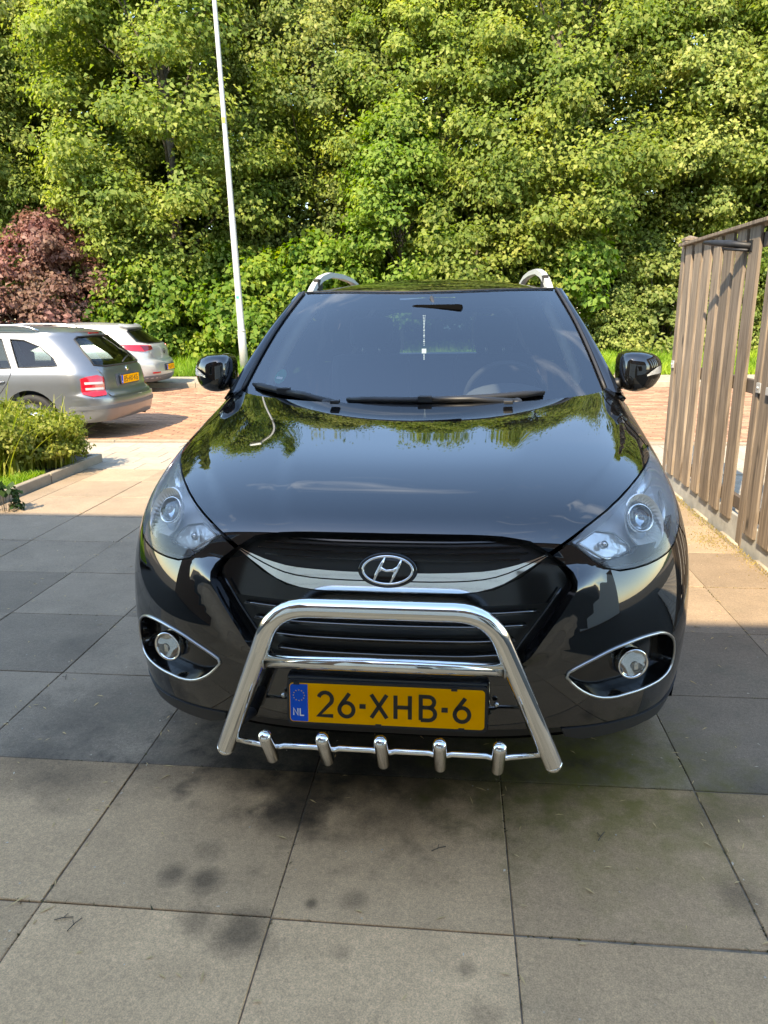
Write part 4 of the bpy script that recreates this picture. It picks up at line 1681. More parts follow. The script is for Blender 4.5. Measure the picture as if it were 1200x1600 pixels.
BAR_R = .0245
leg0, leg1 = (.436, -.065, .325), (.262, -.128, .763)
main = fillet([(-leg0[0], leg0[1], leg0[2]), (-leg1[0], leg1[1], leg1[2]), leg1, leg0], .085)
bar = MB()
bar.tube(main, BAR_R, 24, cap=False)
for s in (-1, 1):
    d = (Vector((s * leg0[0], leg0[1], leg0[2])) - Vector((s * leg1[0], leg1[1], leg1[2]))).normalized()
    bar.lathe([(BAR_R, 0), (BAR_R * .92, .010), (BAR_R * .7, .018), (BAR_R * .35, .023), (0, .0245)], 24, axis_matrix((s * leg0[0], leg0[1], leg0[2]), d))
bb = bar.build('bull_bar', 'chrome', car, True)
bb['label'] = 'polished steel bull bar hoop in front of the grille'


def legx(z):
    t = (z - leg0[2]) / (leg1[2] - leg0[2])
    return leg0[0] + (leg1[0] - leg0[0]) * t, leg0[1] + (leg1[1] - leg0[1]) * t


lx, ly = legx(.607)
MB().tube([(-lx + .01, ly, .607), (lx - .01, ly, .607)], .0185, 20).build('cross_bar', 'chrome', bb, True)
for s_ in (-1, 1):
    ring_ = [(s_ * (lx - .022), ly + .020 * math.cos(a), .607 + .020 * math.sin(a)) for a in np.linspace(0, 2 * PI, 20, endpoint=False)]
    MB().tube(ring_, .0028, 6, closed=True).build('weld', 'satin_metal', bb, True)
lx, ly = legx(.352)
sock_x = [-.298, -.150, -.002, .146, .293]
pts = [(-lx, ly + .004, .352)]
for x in sock_x:
    pts += [(x - .03, ly - .020, .352), (x - .018, ly - .018, .347), (x + .018, ly - .018, .347), (x + .03, ly - .020, .352)]
pts.append((lx, ly + .004, .352))
MB().tube(pts, .0078, 12).build('lower_rod', 'chrome', bb, True)
for x in sock_x:
    a = Vector((x, -.096, .318))
    b = Vector((x, -.160, .425))
    L_ = (b - a).length
    MB().lathe([(0, -.010), (.008, -.009), (.0145, -.004), (.0168, .004), (.0172, L_ - .010), (.0172, L_ - .002), (.0150, L_ + .004), (.009, L_ + .008), (0, L_ + .009)],
               28, axis_matrix(a, b - a)).build('rod_stub', 'chrome', bb, True)
for s in (-1, 1):
    lx, ly = legx(.40)
    MB().tube([(s * lx, ly, .40), (s * (lx - .02), .05, .37), (s * (lx - .03), .2, .36)], .016, 10).build('mount', 'iron', bb, True)
    MB().box((s * (lx - .03) - .02, .10, .33), (s * (lx - .03) + .02, .30, .38)).build('mount_bracket', 'iron', bb)

# ------------------------------------------------------------------ black car: sides, rear and greenhouse


def perim(Wt, Rt, rc, bow):
    Wf = pchip(*zip(*Wt))
    Rf = pchip(*zip(*Rt))

    def f(q, z):
        q = np.asarray(q, float)
        z = np.asarray(z, float)
        W = Wf(z)
        Rr = Rf(z)
        s = np.abs(q)
        a = W - rc
        b = a + rc * PI / 2
        th = np.clip((s - a) / rc, 0, PI / 2)
        x = np.where(s < a, s, a + rc * np.sin(th))
        y = np.where(s < a, Rr, Rr - rc * (1 - np.cos(th))) - np.maximum(0, s - b) - bow * (x / W)**2
        return np.stack([np.where(q < 0, -x, x), y, z], -1)

    def toq(y, z):
        W = float(Wf(z))
        return W - rc + rc * PI / 2 + float(Rf(z)) - bow - rc - y
    return f, toq, Wf, Rf


def side_poly(toq, pts):
    """side-view outline (y, z) to shell parameters"""
    d = []
    n = len(pts)
    for i in range(n):
        a, b = pts[i], pts[(i + 1) % n]
        k = max(1, int(math.hypot(a[0] - b[0], a[1] - b[1]) / .08))
        for j in range(k):
            y, z = a[0] + (b[0] - a[0]) * j / k, a[1] + (b[1] - a[1]) * j / k
            d.append((toq(y, z), z))
    return d


def arch_pts(y, z, r, a0=-12, a1=192, n=18):
    return [(y - r * math.cos(R(a0 + (a1 - a0) * i / n)), z + r * math.sin(R(a0 + (a1 - a0) * i / n))) for i in range(n + 1)]


def tube_on(f, poly, off, rad, name, m, par, nsgn, mirror=False, n=6):
    P = np.array(poly)
    S = f(P[:, 0], P[:, 1]) + surf_normals(f, P, nsgn) * off
    if mirror:
        S = S * np.array([-1, 1, 1])
    return MB().tube([Vector(q) for q in S], rad, n, closed=True).build(name, m, par, True)


SW = [(.2, .90), (.3, .928), (.43, .94), (.68, .935), (.8, .925), (.905, .912), (.99, .90), (1.06, .88), (1.12, .855), (1.3, .782), (1.45, .712), (1.57, .648)]
SR = [(.2, 4.36), (.4, 4.41), (.6, 4.42), (.85, 4.40), (1.05, 4.36), (1.15, 4.33), (1.3, 4.25), (1.5, 4.12), (1.57, 4.06)]
sf_, stoq, sW, sR = perim(SW, SR, .32, .10)
rearQ = lambda z: float(sW(z)) - .32 + .32 * PI / 2
WB = 2.64
RWY = WY + WB
lowline = lambda y: 0.26
belt = lambda y: 1.075 + .035 * (y - 1.5) / 2.5
# door panels and rear quarter in side view
fd = [(1.36, .30), (2.46, .28), (2.50, .6), (2.50, 1.09), (1.50, 1.065), (1.36, 1.05)]
both('front_door', sf_, side_poly(stoq, fd), 'paint_black', car, step=(.12, .07), nsgn=-1, thick=.02)
ra = arch_pts(RWY, WZ, WR, -14, 194)
rdoor = [(2.51, .28), (RWY - WR - .05, .28), (RWY - WR - .02, .45), (RWY - WR * .8, .66), (RWY - .05, .79), (RWY + .02, 1.13), (2.51, 1.09)]
both('rear_door', sf_, side_poly(stoq, rdoor), 'paint_black', car, step=(.12, .07), nsgn=-1, thick=.02)
qp = side_poly(stoq, [(RWY + .03, 1.13), (RWY - .04, .79)]) + side_poly(stoq, arch_pts(RWY, WZ, WR, 80, 194))[:-3]
qp += [(1.0, .27), (0.0, .28)]
# rear quarter + rear end as one panel
RQ = [(0, .28), (.5, .28), (1.0, .28)] + [(stoq(RWY + WR * 1.02, .28), .28)] + [(stoq(y, z), z) for y, z in arch_pts(RWY, WZ, WR, 80, 190)[::-1]] + \
     [(stoq(RWY - .04, .80), .80), (stoq(RWY + .03, 1.13), 1.13)] + [(1.0, 1.11), (.5, 1.10), (0, 1.10)]
patch('rear_quarter', sf_, sym(RQ), 'paint_black', car, (.12, .07), nsgn=-1, thick=.02)
both('sill', sf_, side_poly(stoq, [(1.32, .21), (RWY - WR - .04, .21), (RWY - WR - .04, .27), (1.34, .29)]), 'plastic_dark', car, step=(.2, .05), nsgn=-1, off=.004)
# upper frame with window openings
aline = [(1.40, 1.10), (1.46, 1.145), (1.80, 1.365), (2.12, 1.545), (2.30, 1.57)]
win1 = [(1.62, 1.12), (1.75, 1.235), (2.0, 1.385), (2.22, 1.49), (2.42, 1.51), (2.44, 1.12)]
win2 = [(2.56, 1.125), (2.54, 1.515), (3.0, 1.52), (3.28, 1.50), (3.36, 1.14)]
win3 = [(3.44, 1.15), (3.40, 1.48), (3.62, 1.43), (3.82, 1.24), (3.80, 1.17)]
w1, w2, w3 = [side_poly(stoq, w) for w in (win1, win2, win3)]
rwin = sym([(0, 1.15), (.40, 1.15), (.56, 1.19), (.50, 1.44), (.35, 1.48), (0, 1.485)])
UP = [(0, 1.105), (.5, 1.105), (1.0, 1.115)] + [(stoq(y, z), z) for y, z in [(3.6, 1.135), (3.0, 1.115), (2.5, 1.095), (2.0, 1.08), (1.5, 1.07)]] + \
     [(stoq(y, z), z) for y, z in aline] + [(stoq(y, z), z) for y, z in [(2.8, 1.57), (3.4, 1.57), (3.72, 1.57)]] + [(.62, 1.57), (.3, 1.57), (0, 1.57)]
patch('upper_frame', sf_, sym(UP), 'paint_black', car, (.10, .06), nsgn=-1, thick=.03,
      holes=[w1, w2, w3] + [[(-a, b) for a, b in w] for w in (w1, w2, w3)] + [rwin])
for w in (w1, w2, w3):
    both('side_window', sf_, w, 'tinted_glass', car, step=(.12, .08), nsgn=-1, off=-.010, thick=0, wall=False)
patch('rear_window', sf_, rwin, 'tinted_glass', car, (.12, .08), nsgn=-1, off=-.010, thick=0, wall=False)

# roof
rz_ = pchip([1.86, 2.05, 2.3, 2.6, 3.0, 3.5, 3.9, 4.10], [1.545, 1.583, 1.618, 1.642, 1.652, 1.642, 1.615, 1.590])


def roof_f(s, y):
    s = np.asarray(s, float)
    y = np.asarray(y, float)
    zc = rz_(y)
    E_ = np.interp(y, [1.9, 2.12, 2.6, 3.6, 4.1], [.66, .655, .652, .650, .62])
    ze = np.minimum(zc - .02, 1.572 - .03 * np.clip((2.15 - y) / .2, 0, 1) - .02 * np.clip((y - 3.7) / .4, 0, 1))
    return np.stack([E_ * s, y, ze + (zc - ze) * (1 - np.abs(s)**2.6)], -1)


top_y = lambda s: 1.93 + .20 * s * s
ro = [(s, top_y(s) + .004) for s in np.linspace(-1, 1, 21)] + [(1, 2.6), (1, 3.4), (1, 3.85)] + [(s, 4.07 - .2 * s * s) for s in np.linspace(.95, -.95, 15)] + [(-1, 3.85), (-1, 3.4), (-1, 2.6)]
patch('roof', roof_f, ro, 'paint_black', car, (.1, .1), thick=.02, nsgn=1)

# windscreen
wb = lambda s: (.785 * s, 1.135 + .255 * s * s, 1.082 + .046 * s * s)


def wt(s):
    y = 1.925 + .20 * s * s
    p = roof_f(s, y)
    return (np.asarray(p[..., 0]) * .985, p[..., 1], p[..., 2] - .004)


def screen_f(s, t):
    s = np.asarray(s, float)
    t = np.asarray(t, float)
    b = np.stack(np.broadcast_arrays(*wb(s)), -1)
    c = np.stack(np.broadcast_arrays(*wt(s)), -1)
    P = b + (c - b) * t[..., None]
    k = .030 * np.sin(PI * np.clip(t, -.2, 1.2))
    P[..., 1] -= k * .55
    P[..., 2] += k * .85
    return P


RECT = lambda a, b, c, d: [(a, c), (b, c), (b, d), (a, d)]
patch('windscreen', screen_f, RECT(-1, 1, -.02, 1), 'screen_glass', car, (.08, .08), thick=0, wall=False)
inn = [(-.90, .13), (-.86, .085), (-.6, .075), (0, .07), (.6, .075), (.86, .085), (.90, .13), (.905, .5), (.895, .93), (.82, .955), (0, .955), (-.82, .955), (-.895, .93), (-.905, .5)]
patch('windscreen_border', screen_f, RECT(-.995, .995, -.015, .995), 'frit', car, (.08, .08), off=-.004, thick=0, wall=False, holes=[inn])
patch('sticker', screen_f, [(-.80 + .035 * math.cos(a) , .165 + .055 * math.sin(a)) for a in np.linspace(0, 2 * PI, 20, endpoint=False)], 'sticker_green', car, (.02, .03), off=-.003, thick=0, wall=False)
patch('sticker', screen_f, RECT(-.822, -.782, .145, .162), 'white', car, (.02, .03), off=-.0025, thick=0, wall=False)
# pillars, between screen edge and door frame
for s in (-1, 1):
    V, F = [], []
    n = 16
    for i in range(n + 1):
        t = i / n
        a = screen_f(np.array([float(s)]), np.array([t]))[0]
        yy = np.interp(t, [0, .1, .55, 1], [1.40, 1.46, 1.80, 2.12])
        zz = np.interp(t, [0, .1, .55, 1], [1.10, 1.145, 1.365, 1.545])
        b = sf_(np.array([s * stoq(yy, zz)]), np.array([zz]))[0]
        c = (a + b) / 2 + np.array([s * .012, -.018, .014])
        a2 = a + np.array([s * .004, -.006, .006])
        V += [tuple(a - np.array([0, -.01, .02])), tuple(a2), tuple(c), tuple(b + np.array([s * .003, 0, .002])), tuple(b - np.array([s * .02, 0, .01]))]
    for i in range(n):
        for k in range(4):
            q = (i * 5 + k, i * 5 + k + 1, (i + 1) * 5 + k + 1, (i + 1) * 5 + k)
            F.append(q if s > 0 else q[::-1])
    mk('pillar', V, F, 'paint_black', car, True)
    # rubber strip along the screen
    pts = [Vector(screen_f(np.array([s * .992]), np.array([t]))[0] + np.array([s * .002, -.004, .005])) for t in np.linspace(0.02, 1, 14)]
    MB().tube(pts, .007, 6).build('screen_seal', 'plastic_dark', car, True)
    # inside pillar trim
    pts = [Vector(screen_f(np.array([s * .90]), np.array([t]))[0] + np.array([s * .03, .075, -.045])) for t in np.linspace(0.10, .93, 10)]
    MB().tube(pts, [.05] * 10, 10).build('pillar_trim', 'interior_cream', car, True)
pts = [Vector(screen_f(np.array([s]), np.array([.998]))[0] + np.array([0, -.003, .004])) for s in np.linspace(-.97, .97, 20)]
MB().tube(pts, .004, 6).build('screen_seal', 'plastic_dark', car, True)

# roof rails
for s in (-1, 1):
    P = [(.615, 2.15, 1.575), (.607, 2.22, 1.618), (.598, 2.36, 1.660), (.592, 2.6, 1.690), (.588, 3.0, 1.698), (.585, 3.4, 1.690), (.580, 3.75, 1.650), (.578, 3.9, 1.60)]
    P = fillet([(s * x, y, z) for x, y, z in P], .05, 3)
    V, F = [], []
    for i, p_ in enumerate(P):
        w, h = .018, .028
        V += [(p_.x - w, p_.y, p_.z - h), (p_.x + w, p_.y, p_.z - h), (p_.x + w * .8, p_.y, p_.z), (p_.x - w * .8, p_.y, p_.z)]
    for i in range(len(P) - 1):
        for k in range(4):
            F.append((i * 4 + k, i * 4 + (k + 1) % 4, (i + 1) * 4 + (k + 1) % 4, (i + 1) * 4 + k))
    F += [(3, 2, 1, 0), tuple((len(P) - 1) * 4 + k for k in range(4))]
    o = mk('roof_rail', V, F, 'rail_silver', car)
    for yy in (2.3, 3.75):
        MB().box((s * .60 - .014, yy - .06, 1.57), (s * .60 + .014, yy + .06, 1.64), .004).build('rail_foot', 'plastic_dark', o)

# cowl and wipers
V, F = [], []
for i, s in enumerate(np.linspace(-1, 1, 25)):
    a = np.array(wb(s)) + np.array([0, .02, -.004])
    u = s * 6.3
    b = shell(np.array([u]), np.array([10.95]))[0] + np.array([0, .0, -.022])
    V += [tuple(a), tuple(b)]
F = [(2 * i, 2 * i + 1, 2 * i + 3, 2 * i + 2) for i in range(24)]
mk('cowl', V, F, 'plastic_dark', car, True)


def on_screen(s, t, off):
    p = screen_f(np.array([s]), np.array([t]))[0]
    n = surf_normals(screen_f, np.array([[s, t]]), 1)[0]
    return Vector(p + n * off)


def wiper(sa, ta, sb, tb, hub, arm_s):
    r = MB().tube([on_screen(sa + (sb - sa) * k / 10, ta + (tb - ta) * k / 10, .016 + .004 * math.sin(PI * k / 10)) for k in range(11)],
                  [.006] + [.014] * 9 + [.006], 8).build('wiper', 'plastic_black', car, True)
    MB().tube([on_screen(sa + (sb - sa) * k / 10, ta + (tb - ta) * k / 10, .006) for k in range(11)], .005, 6).build('wiper_blade', 'rubber', r, True)
    c = on_screen(sa + (sb - sa) * arm_s, ta + (tb - ta) * arm_s, .024)
    h = Vector(hub)
    MB().tube([c, c.lerp(h, .5) + Vector((0, 0, .008)), h], [.009, .012, .016], 8).build('wiper_arm', 'plastic_black', r, True)
    MB().lathe([(.02, -.01), (.02, .008), (.014, .014), (0, .015)], 16, axis_matrix(h, (0, -.4, 1))).build('wiper_hub', 'plastic_black', r, True)
    MB().box((-.028, -.018, -.012), (.028, .018, .014), .005, Matrix.Translation(c)).build('wiper_clip', 'plastic_black', r)


wiper(-.93, .060, -.40, .012, (-.36, 1.165, 1.112), .40)
wiper(-.36, .040, .66, .050, (.40, 1.165, 1.112), .40)
# washer nozzles
for x in (-.31, .36):
    MB().box((x - .018, 1.055, 1.118), (x + .018, 1.095, 1.132), .004).build('washer_nozzle', 'plastic_black', car)


# mirrors
def mirror(s):
    out = [(1.035, 1.232), (1.018, 1.262), (.985, 1.281), (.93, 1.291), (.868, 1.290), (.846, 1.275), (.840, 1.21), (.848, 1.150), (.875, 1.127), (.925, 1.120), (.985, 1.133), (1.018, 1.158), (1.035, 1.190)]
    P = smooth_poly(out, 1)
    c = np.array([.937, 1.207])
    n = len(P)
    rings = [(1.400, .40, .004), (1.408, .68, .002), (1.420, .84, .0), (1.440, .94, 0), (1.470, .985, 0), (1.50, 1.0, 0), (1.545, 1.0, 0), (1.565, .985, 0), (1.570, .93, 0)]
    V, F = [], []
    for y, k, sh_ in rings:
        for q in P:
            w = c + (q - c) * k
            # outer side sweeps back
            yy = y + .10 * max(0, (w[0] - .90) / .14)**2 * (1 if y < 1.5 else .4)
            V.append((s * (w[0] - sh_), yy, w[1]))
    for i in range(len(rings) - 1):
        for k in range(n):
            q = (i * n + k, i * n + (k + 1) % n, (i + 1) * n + (k + 1) % n, (i + 1) * n + k)
            F.append(q if s < 0 else q[::-1])
    F.append(tuple(range(n)) if s > 0 else tuple(range(n - 1, -1, -1)))
    F.append(tuple((len(rings) - 1) * n + k for k in range(n)))
    r = mk('mirror', V, F, 'paint_black', car, True)
    # indicator strip
    V, F = [], []
    m = 9
    for i in range(m):
        t = i / (m - 1)
        x = .945 + (1.028 - .945) * t
        zc = 1.196 + .020 * t + .006 * math.sin(PI * t)
        hh = .003 + .012 * min(1, t * 1.6)
        for z in (zc - hh, zc + hh):
            ang = math.atan2(z - c[1], x - c[0])
            pa = np.arctan2(P[:, 1] - c[1], P[:, 0] - c[0])
            o_ = np.argsort(pa)
            rad = float(np.interp(ang, pa[o_], np.hypot(P[:, 0] - c[0], P[:, 1] - c[1])[o_], period=2 * PI))
            y = float(np.interp(math.hypot(x - c[0], z - c[1]) / rad, [.40, .68, .84, .94, .985, 1.0], [1.400, 1.408, 1.420, 1.440, 1.470, 1.5]))
            y += .10 * max(0, (x - .90) / .14)**2
            V.append((s * x, y - .007, z))
    F = [(2 * i, 2 * i + 2, 2 * i + 3, 2 * i + 1) for i in range(m - 1)]
    if s < 0:
        F = [q[::-1] for q in F]
    mk('mirror_indicator', V, F, 'reflector', r, True)
    MB().tube([(s * .80, 1.50, 1.135), (s * .85, 1.50, 1.155), (s * .90, 1.50, 1.165)], [.032, .026, .03], 10).build('mirror_foot', 'plastic_black', r, True)
    return r


mirror(-1)
mirror(1)


# wheels
def wheel(parent, x, y, z, rad, width, side, rimm='satin_metal', spokes=5):
    """side +1: outer face towards +x"""
    M_ = axis_matrix((x, y, z), (side, 0, 0))
    h = width / 2
    w = empty('wheel')
    w.parent = parent
    rr_ = rad * .66
    MB().lathe([(rr_, -h), (rad * .93, -h), (rad * .985, -h * .8), (rad, -h * .4), (rad, h * .4), (rad * .985, h * .8), (rad * .93, h), (rr_, h), (rr_, -h)], 48, M_).build('tyre', 'rubber', w, True)
    MB().lathe([(rr_ * .99, -h * .8), (rr_ * .9, -h * .6), (rr_ * .9, h * .5), (rr_ * .99, h * .85), (rr_ * 1.01, h * .9)], 40, M_).build('rim', rimm, w, True)
    mb_ = MB()
    for k in range(spokes):
        a = 2 * PI * k / spokes
        Mk = M_ @ Matrix.Rotation(a, 4, 'Z')
        mb_.box((.03, -.032, h * .45), (rr_ * .95, .032, h * .72), .006, Mk)
    mb_.lathe([(.075, h * .3), (.075, h * .75), (.05, h * .82), (0, h * .83)], 24, M_)
    mb_.build('spokes', rimm, w)
    MB().lathe([(rr_ * .72, -h * .1), (rr_ * .72, h * .05), (0, h * .05)], 32, M_).build('brake_disc', 'iron', w)
    return w


for sx in (-1, 1):
    for yy in (WY, RWY):
        wheel(car, sx * .80, yy, .338, .338, .225, sx)
        # wheel housing
        V, F = [], []
        n = 14
        for i in range(n + 1):
            a = R(-20 + 220 * i / n)
            for x in (.50, .90):
                V.append((sx * x, yy - (WR - .005) * math.cos(a), WZ + (WR - .005) * math.sin(a)))
        F = [(2 * i, 2 * i + 1, 2 * i + 3, 2 * i + 2) for i in range(n)]
        mk('wheel_housing', V, F, 'dark_void', car)
MB().box((-.45, .30, .215), (.45, 4.2, .34)).build('underbody', 'dark_void', car)
MB().box((-.78, WY + .48, .22), (.78, RWY - .48, .30)).build('underbody', 'dark_void', car)

# interior
mb = MB()
V, F = [], []
for i, s in enumerate(np.linspace(-1, 1, 21)):
    b = np.array(wb(s))
    V += [(s * .74, b[1] + .07, 1.072 + .03 * s * s), (s * .74, 1.50 + .05 * s * s, 1.078), (s * .76, 1.66, 1.055), (s * .78, 1.76, .99), (s * .78, 1.74, .70), (s * .78, 1.6, .40)]
for i in range(20):
    for k in range(5):
        F.append((i * 6 + k, i * 6 + k + 1, (i + 1) * 6 + k + 1, (i + 1) * 6 + k))
mk('dashboard', V, F, 'interior_grey', car, True)
hb = [(.388 + .20 * math.cos(a), 1.075 + .075 * math.sin(a)) for a in np.linspace(0, PI, 14)]
V = [(x, 1.56, z) for x, z in hb] + [(x * .98 + .008, 1.70, z - .01) for x, z in hb]
n = len(hb)
F = [(i, i + 1, n + i + 1, n + i) for i in range(n - 1)] + [tuple(range(n - 1, -1, -1)), tuple(range(n, 2 * n))]
mk('instrument_hood', V, F, 'interior_grey', car, True)
Mw = axis_matrix((.388, 1.80, 1.055), (0, 1, .42))
ringp = [Mw @ Vector((.186 * math.cos(2 * PI * k / 40), .186 * math.sin(2 * PI * k / 40), 0)) for k in range(40)]
stw = MB().tube(ringp, .0155, 10, closed=True).build('steering_wheel', 'interior_dark', car, True)
MB().lathe([(.075, -.02), (.075, .015), (.05, .03), (0, .032)], 24, Mw).build('hub', 'interior_dark', stw, True)
for a in (0, 180, 270):
    d = Vector((math.cos(R(a)), math.sin(R(a)), 0))
    MB().tube([Mw @ (d * .06), Mw @ (d * .18)], .013, 8).build('spoke', 'interior_dark', stw, True)


def soft(a, b, bev, name, m, par, M_=None):
    o = MB().box(a, b, bev, M_).build(name, m, par, auto=60)
    return o


for x in (-.37, .37):
    st = soft((x - .25, 2.05, .50), (x + .25, 2.60, .68), .06, 'seat', 'seat_fabric', car)
    Mb = Matrix.Translation((x, 2.58, .66)) @ Matrix.Rotation(R(-14), 4, 'X')
    soft((-.24, -.06, 0), (.24, .07, .58), .06, 'seat_back', 'seat_fabric', st, Mb)
    soft((-.13, -.05, .62), (.13, .05, .80), .04, 'headrest', 'seat_fabric', st, Mb)
    for dx in (-.05, .05):
        MB().tube([Mb @ Vector((dx, 0, .56)), Mb @ Vector((dx, 0, .66))], .007, 6).build('headrest_post', 'satin_metal', st, True)
st = soft((-.66, 3.0, .52), (.66, 3.45, .70), .06, 'rear_bench', 'seat_fabric', car)
Mb = Matrix.Translation((0, 3.48, .66)) @ Matrix.Rotation(R(-16), 4, 'X')
soft((-.66, -.06, 0), (.66, .07, .52), .06, 'bench_back', 'seat_fabric', st, Mb)
for x in (-.40, .40):
    soft((x - .13, -.05, .53), (x + .13, .05, .67), .04, 'headrest', 'seat_fabric', st, Mb)
MB().box((-.8, 1.5, .34), (.8, 4.2, .40)).build('cabin_floor', 'interior_dark', car)
V, F = [], []
for j, y in enumerate(np.linspace(2.06, 3.95, 12)):
    for s in np.linspace(-.96, .96, 9):
        p = roof_f(np.array([s]), np.array([y]))[0]
        V.append((p[0], p[1], p[2] - .035))
F = [(j * 9 + i, (j + 1) * 9 + i, (j + 1) * 9 + i + 1, j * 9 + i + 1) for j in range(11) for i in range(8)]
mk('headliner', V, F, 'interior_grey', car, True)
im = MB().box((-.12, -.015, -.033), (.12, .02, .033), .014).build('interior_mirror', 'dark_void', car, loc=(.06, 1.78, 1.462), rot=(R(-8), 0, R(-6)), auto=40)
MB().tube([(.03, 1.86, 1.53), (.05, 1.80, 1.475)], .009, 8).build('mirror_stem', 'interior_dark', car, True)
for s in (-1, 1):
    MB().box((s * .34 - .20, -.008, -.15), (s * .34 + .20, .008, .0), .006).build('sun_visor', 'interior_grey', car, loc=(0, 2.03, 1.545), rot=(R(66), 0, 0))

# charm hanging from the interior mirror
ch = empty('hanging_charm', (CARX + .02, CARY + 1.755, 1.445), 0)
setp(ch, 'beaded crystal charm hanging behind the windscreen from the interior mirror', 'charm')
mb = MB()
for dx in (-.004, .004):
    for k in range(9):
        mb.lathe([(0, -.0028), (.0024, -.0012), (.0024, .0012), (0, .0028)], 8, Matrix.Translation((dx * (1 - k / 9), 0, -.007 * k)))
for k in range(9):
    r_ = .0028 + .002 * (k % 3 == 0)
    mb.lathe([(0, -r_), (r_ * .9, -r_ * .4), (r_ * .9, r_ * .4), (0, r_)], 8, Matrix.Translation((0, 0, -.066 - .0085 * k)))
mb.build('bead_string', 'crystal', ch, True)
MB().box((-.011, -.003, -.172), (.011, .003, -.150), .002).build('tag', 'crystal', ch)
mb = MB()
for k in range(3):
    mb.lathe([(0, -.004), (.0035, -.001), (.0035, .001), (0, .004)], 8, Matrix.Translation((0, 0, -.180 - .009 * k)))
mb.build('drop', 'crystal', ch, True)


# ------------------------------------------------------------------ parked cars behind
def parked(name, label, loc, rz, P):
    root = empty(name, loc, rz)
    setp(root, label, 'car')
    f, toq, Wf, Rf = perim(P['W'], P['R'], P['rc'], P['bow'])
    paint = P['paint']
    zt = P['ztop']
    fa, ra_ = P['axles']
    wr = P['wheel']
    ar = wr + .055
    zs = P['sill']
    # body sides and rear below the windows, arches cut out
    bot = [(0, zs + .06), (.4, zs + .05), (.75, zs + .03)]
    bot += [(toq(ra_ + ar * 1.01, zs + .02), zs + .02)]
    bot += [(toq(y, z), z) for y, z in arch_pts(ra_, wr, ar, -6, 186)[::-1] if z > zs + .02]
    bot += [(toq(ra_ - ar * 1.02, zs), zs), (toq(fa + ar * 1.02, zs), zs)]
    bot += [(toq(y, z), z) for y, z in arch_pts(fa, wr, ar, -6, 186)[::-1] if z > zs + .02]
    bot += [(toq(fa - ar * 1.02, zs), zs), (toq(.06, zs + .05), zs + .05), (toq(.03, .45), .45), (toq(.06, .66), .66), (toq(.25, .74), .74)]
    top = [(toq(y, z), z) for y, z in P['topline']] + [(.5, zt), (.25, zt), (0, zt)]
    holes = []
    wins = [side_poly(toq, w) for w in P['windows']]
    for w in wins:
        holes += [w, [(-a, b) for a, b in w]]
    rw = sym(P['rearwin'])
    holes.append(rw)
    patch('body', f, sym(bot + top), paint, root, (.10, .06), holes=holes, nsgn=-1, thick=.03)
    for w in wins:
        both('side_window', f, w, P['glass'], root, step=(.15, .1), nsgn=-1, off=-.008, thick=0, wall=False)
        tube_on(f, w, .001, .008, 'window_seal', 'plastic_black', root, -1)
        tube_on(f, w, .001, .008, 'window_seal', 'plastic_black', root, -1, True)
    patch('rear_window', f, rw, P['glass'], root, (.15, .1), nsgn=-1, off=-.004, thick=0, wall=False)
    tube_on(f, densify(rw, .1, .1), .002, .012, 'window_seal', 'plastic_black', root, -1)
    # top skin: bonnet, windscreen, roof
    yz = pchip(*zip(*P['profile']))

    def g(s, y):
        s = np.asarray(s, float)
        y = np.asarray(y, float)
        z = yz(y)
        w = Wf(np.minimum(z, zt)) * np.clip(((y - 0) / .25), .55, 1)**.5
        zz = z - P['crown'] * np.abs(s)**2.4
        return np.stack([w * s * .985, y, zz], -1)
    y1, y2, y3, y4 = P['cuts']
    patch('bonnet', g, RECT(-1, 1, y1, y2), paint, root, (.15, .12), thick=.02)
    patch('windscreen', g, RECT(-.97, .97, y2, y3), P['glass'], root, (.15, .12), thick=0, wall=False)
    rq = np.linspace(0, float(Wf(zt)) - P['rc'] + P['rc'] * PI / 2 + .25, 14)
    rp_ = f(rq, np.full(14, zt))
    edge = [(float(a[0] / (float(Wf(zt)) * .985)) * 1.012, float(a[1]) + .008) for a in rp_]
    patch('roof', g, [(-1.012, y3), (1.012, y3)] + edge[::-1] + [(-a, b) for a, b in edge[1:]], paint, root, (.12, .12), thick=.03)
    for sx_ in (-1, 1):
        wheel(root, sx_ * (float(Wf(wr)) - .10), fa, wr, wr, .18, sx_)
        wheel(root, sx_ * (float(Wf(wr)) - .10), ra_, wr, wr, .18, sx_)
    MB().box((-.6, .3, zs), (.6, P['L'] - .35, zs + .1)).build('underbody', 'dark_void', root)
    MB().box((-.72, fa + ar, zs + .1), (.72, ra_ - ar, zs + .14)).build('cabin_floor', 'interior_dark', root)
    for (x, y, z) in P['seats']:
        st_ = soft((x - .22, y, z - .62), (x + .22, y + .12, z - .12), .05, 'seat', 'seat_fabric', root)
        soft((x - .12, y + .01, z - .10), (x + .12, y + .10, z + .08), .04, 'headrest', 'seat_fabric', st_)
    return root, f, toq, Wf, Rf


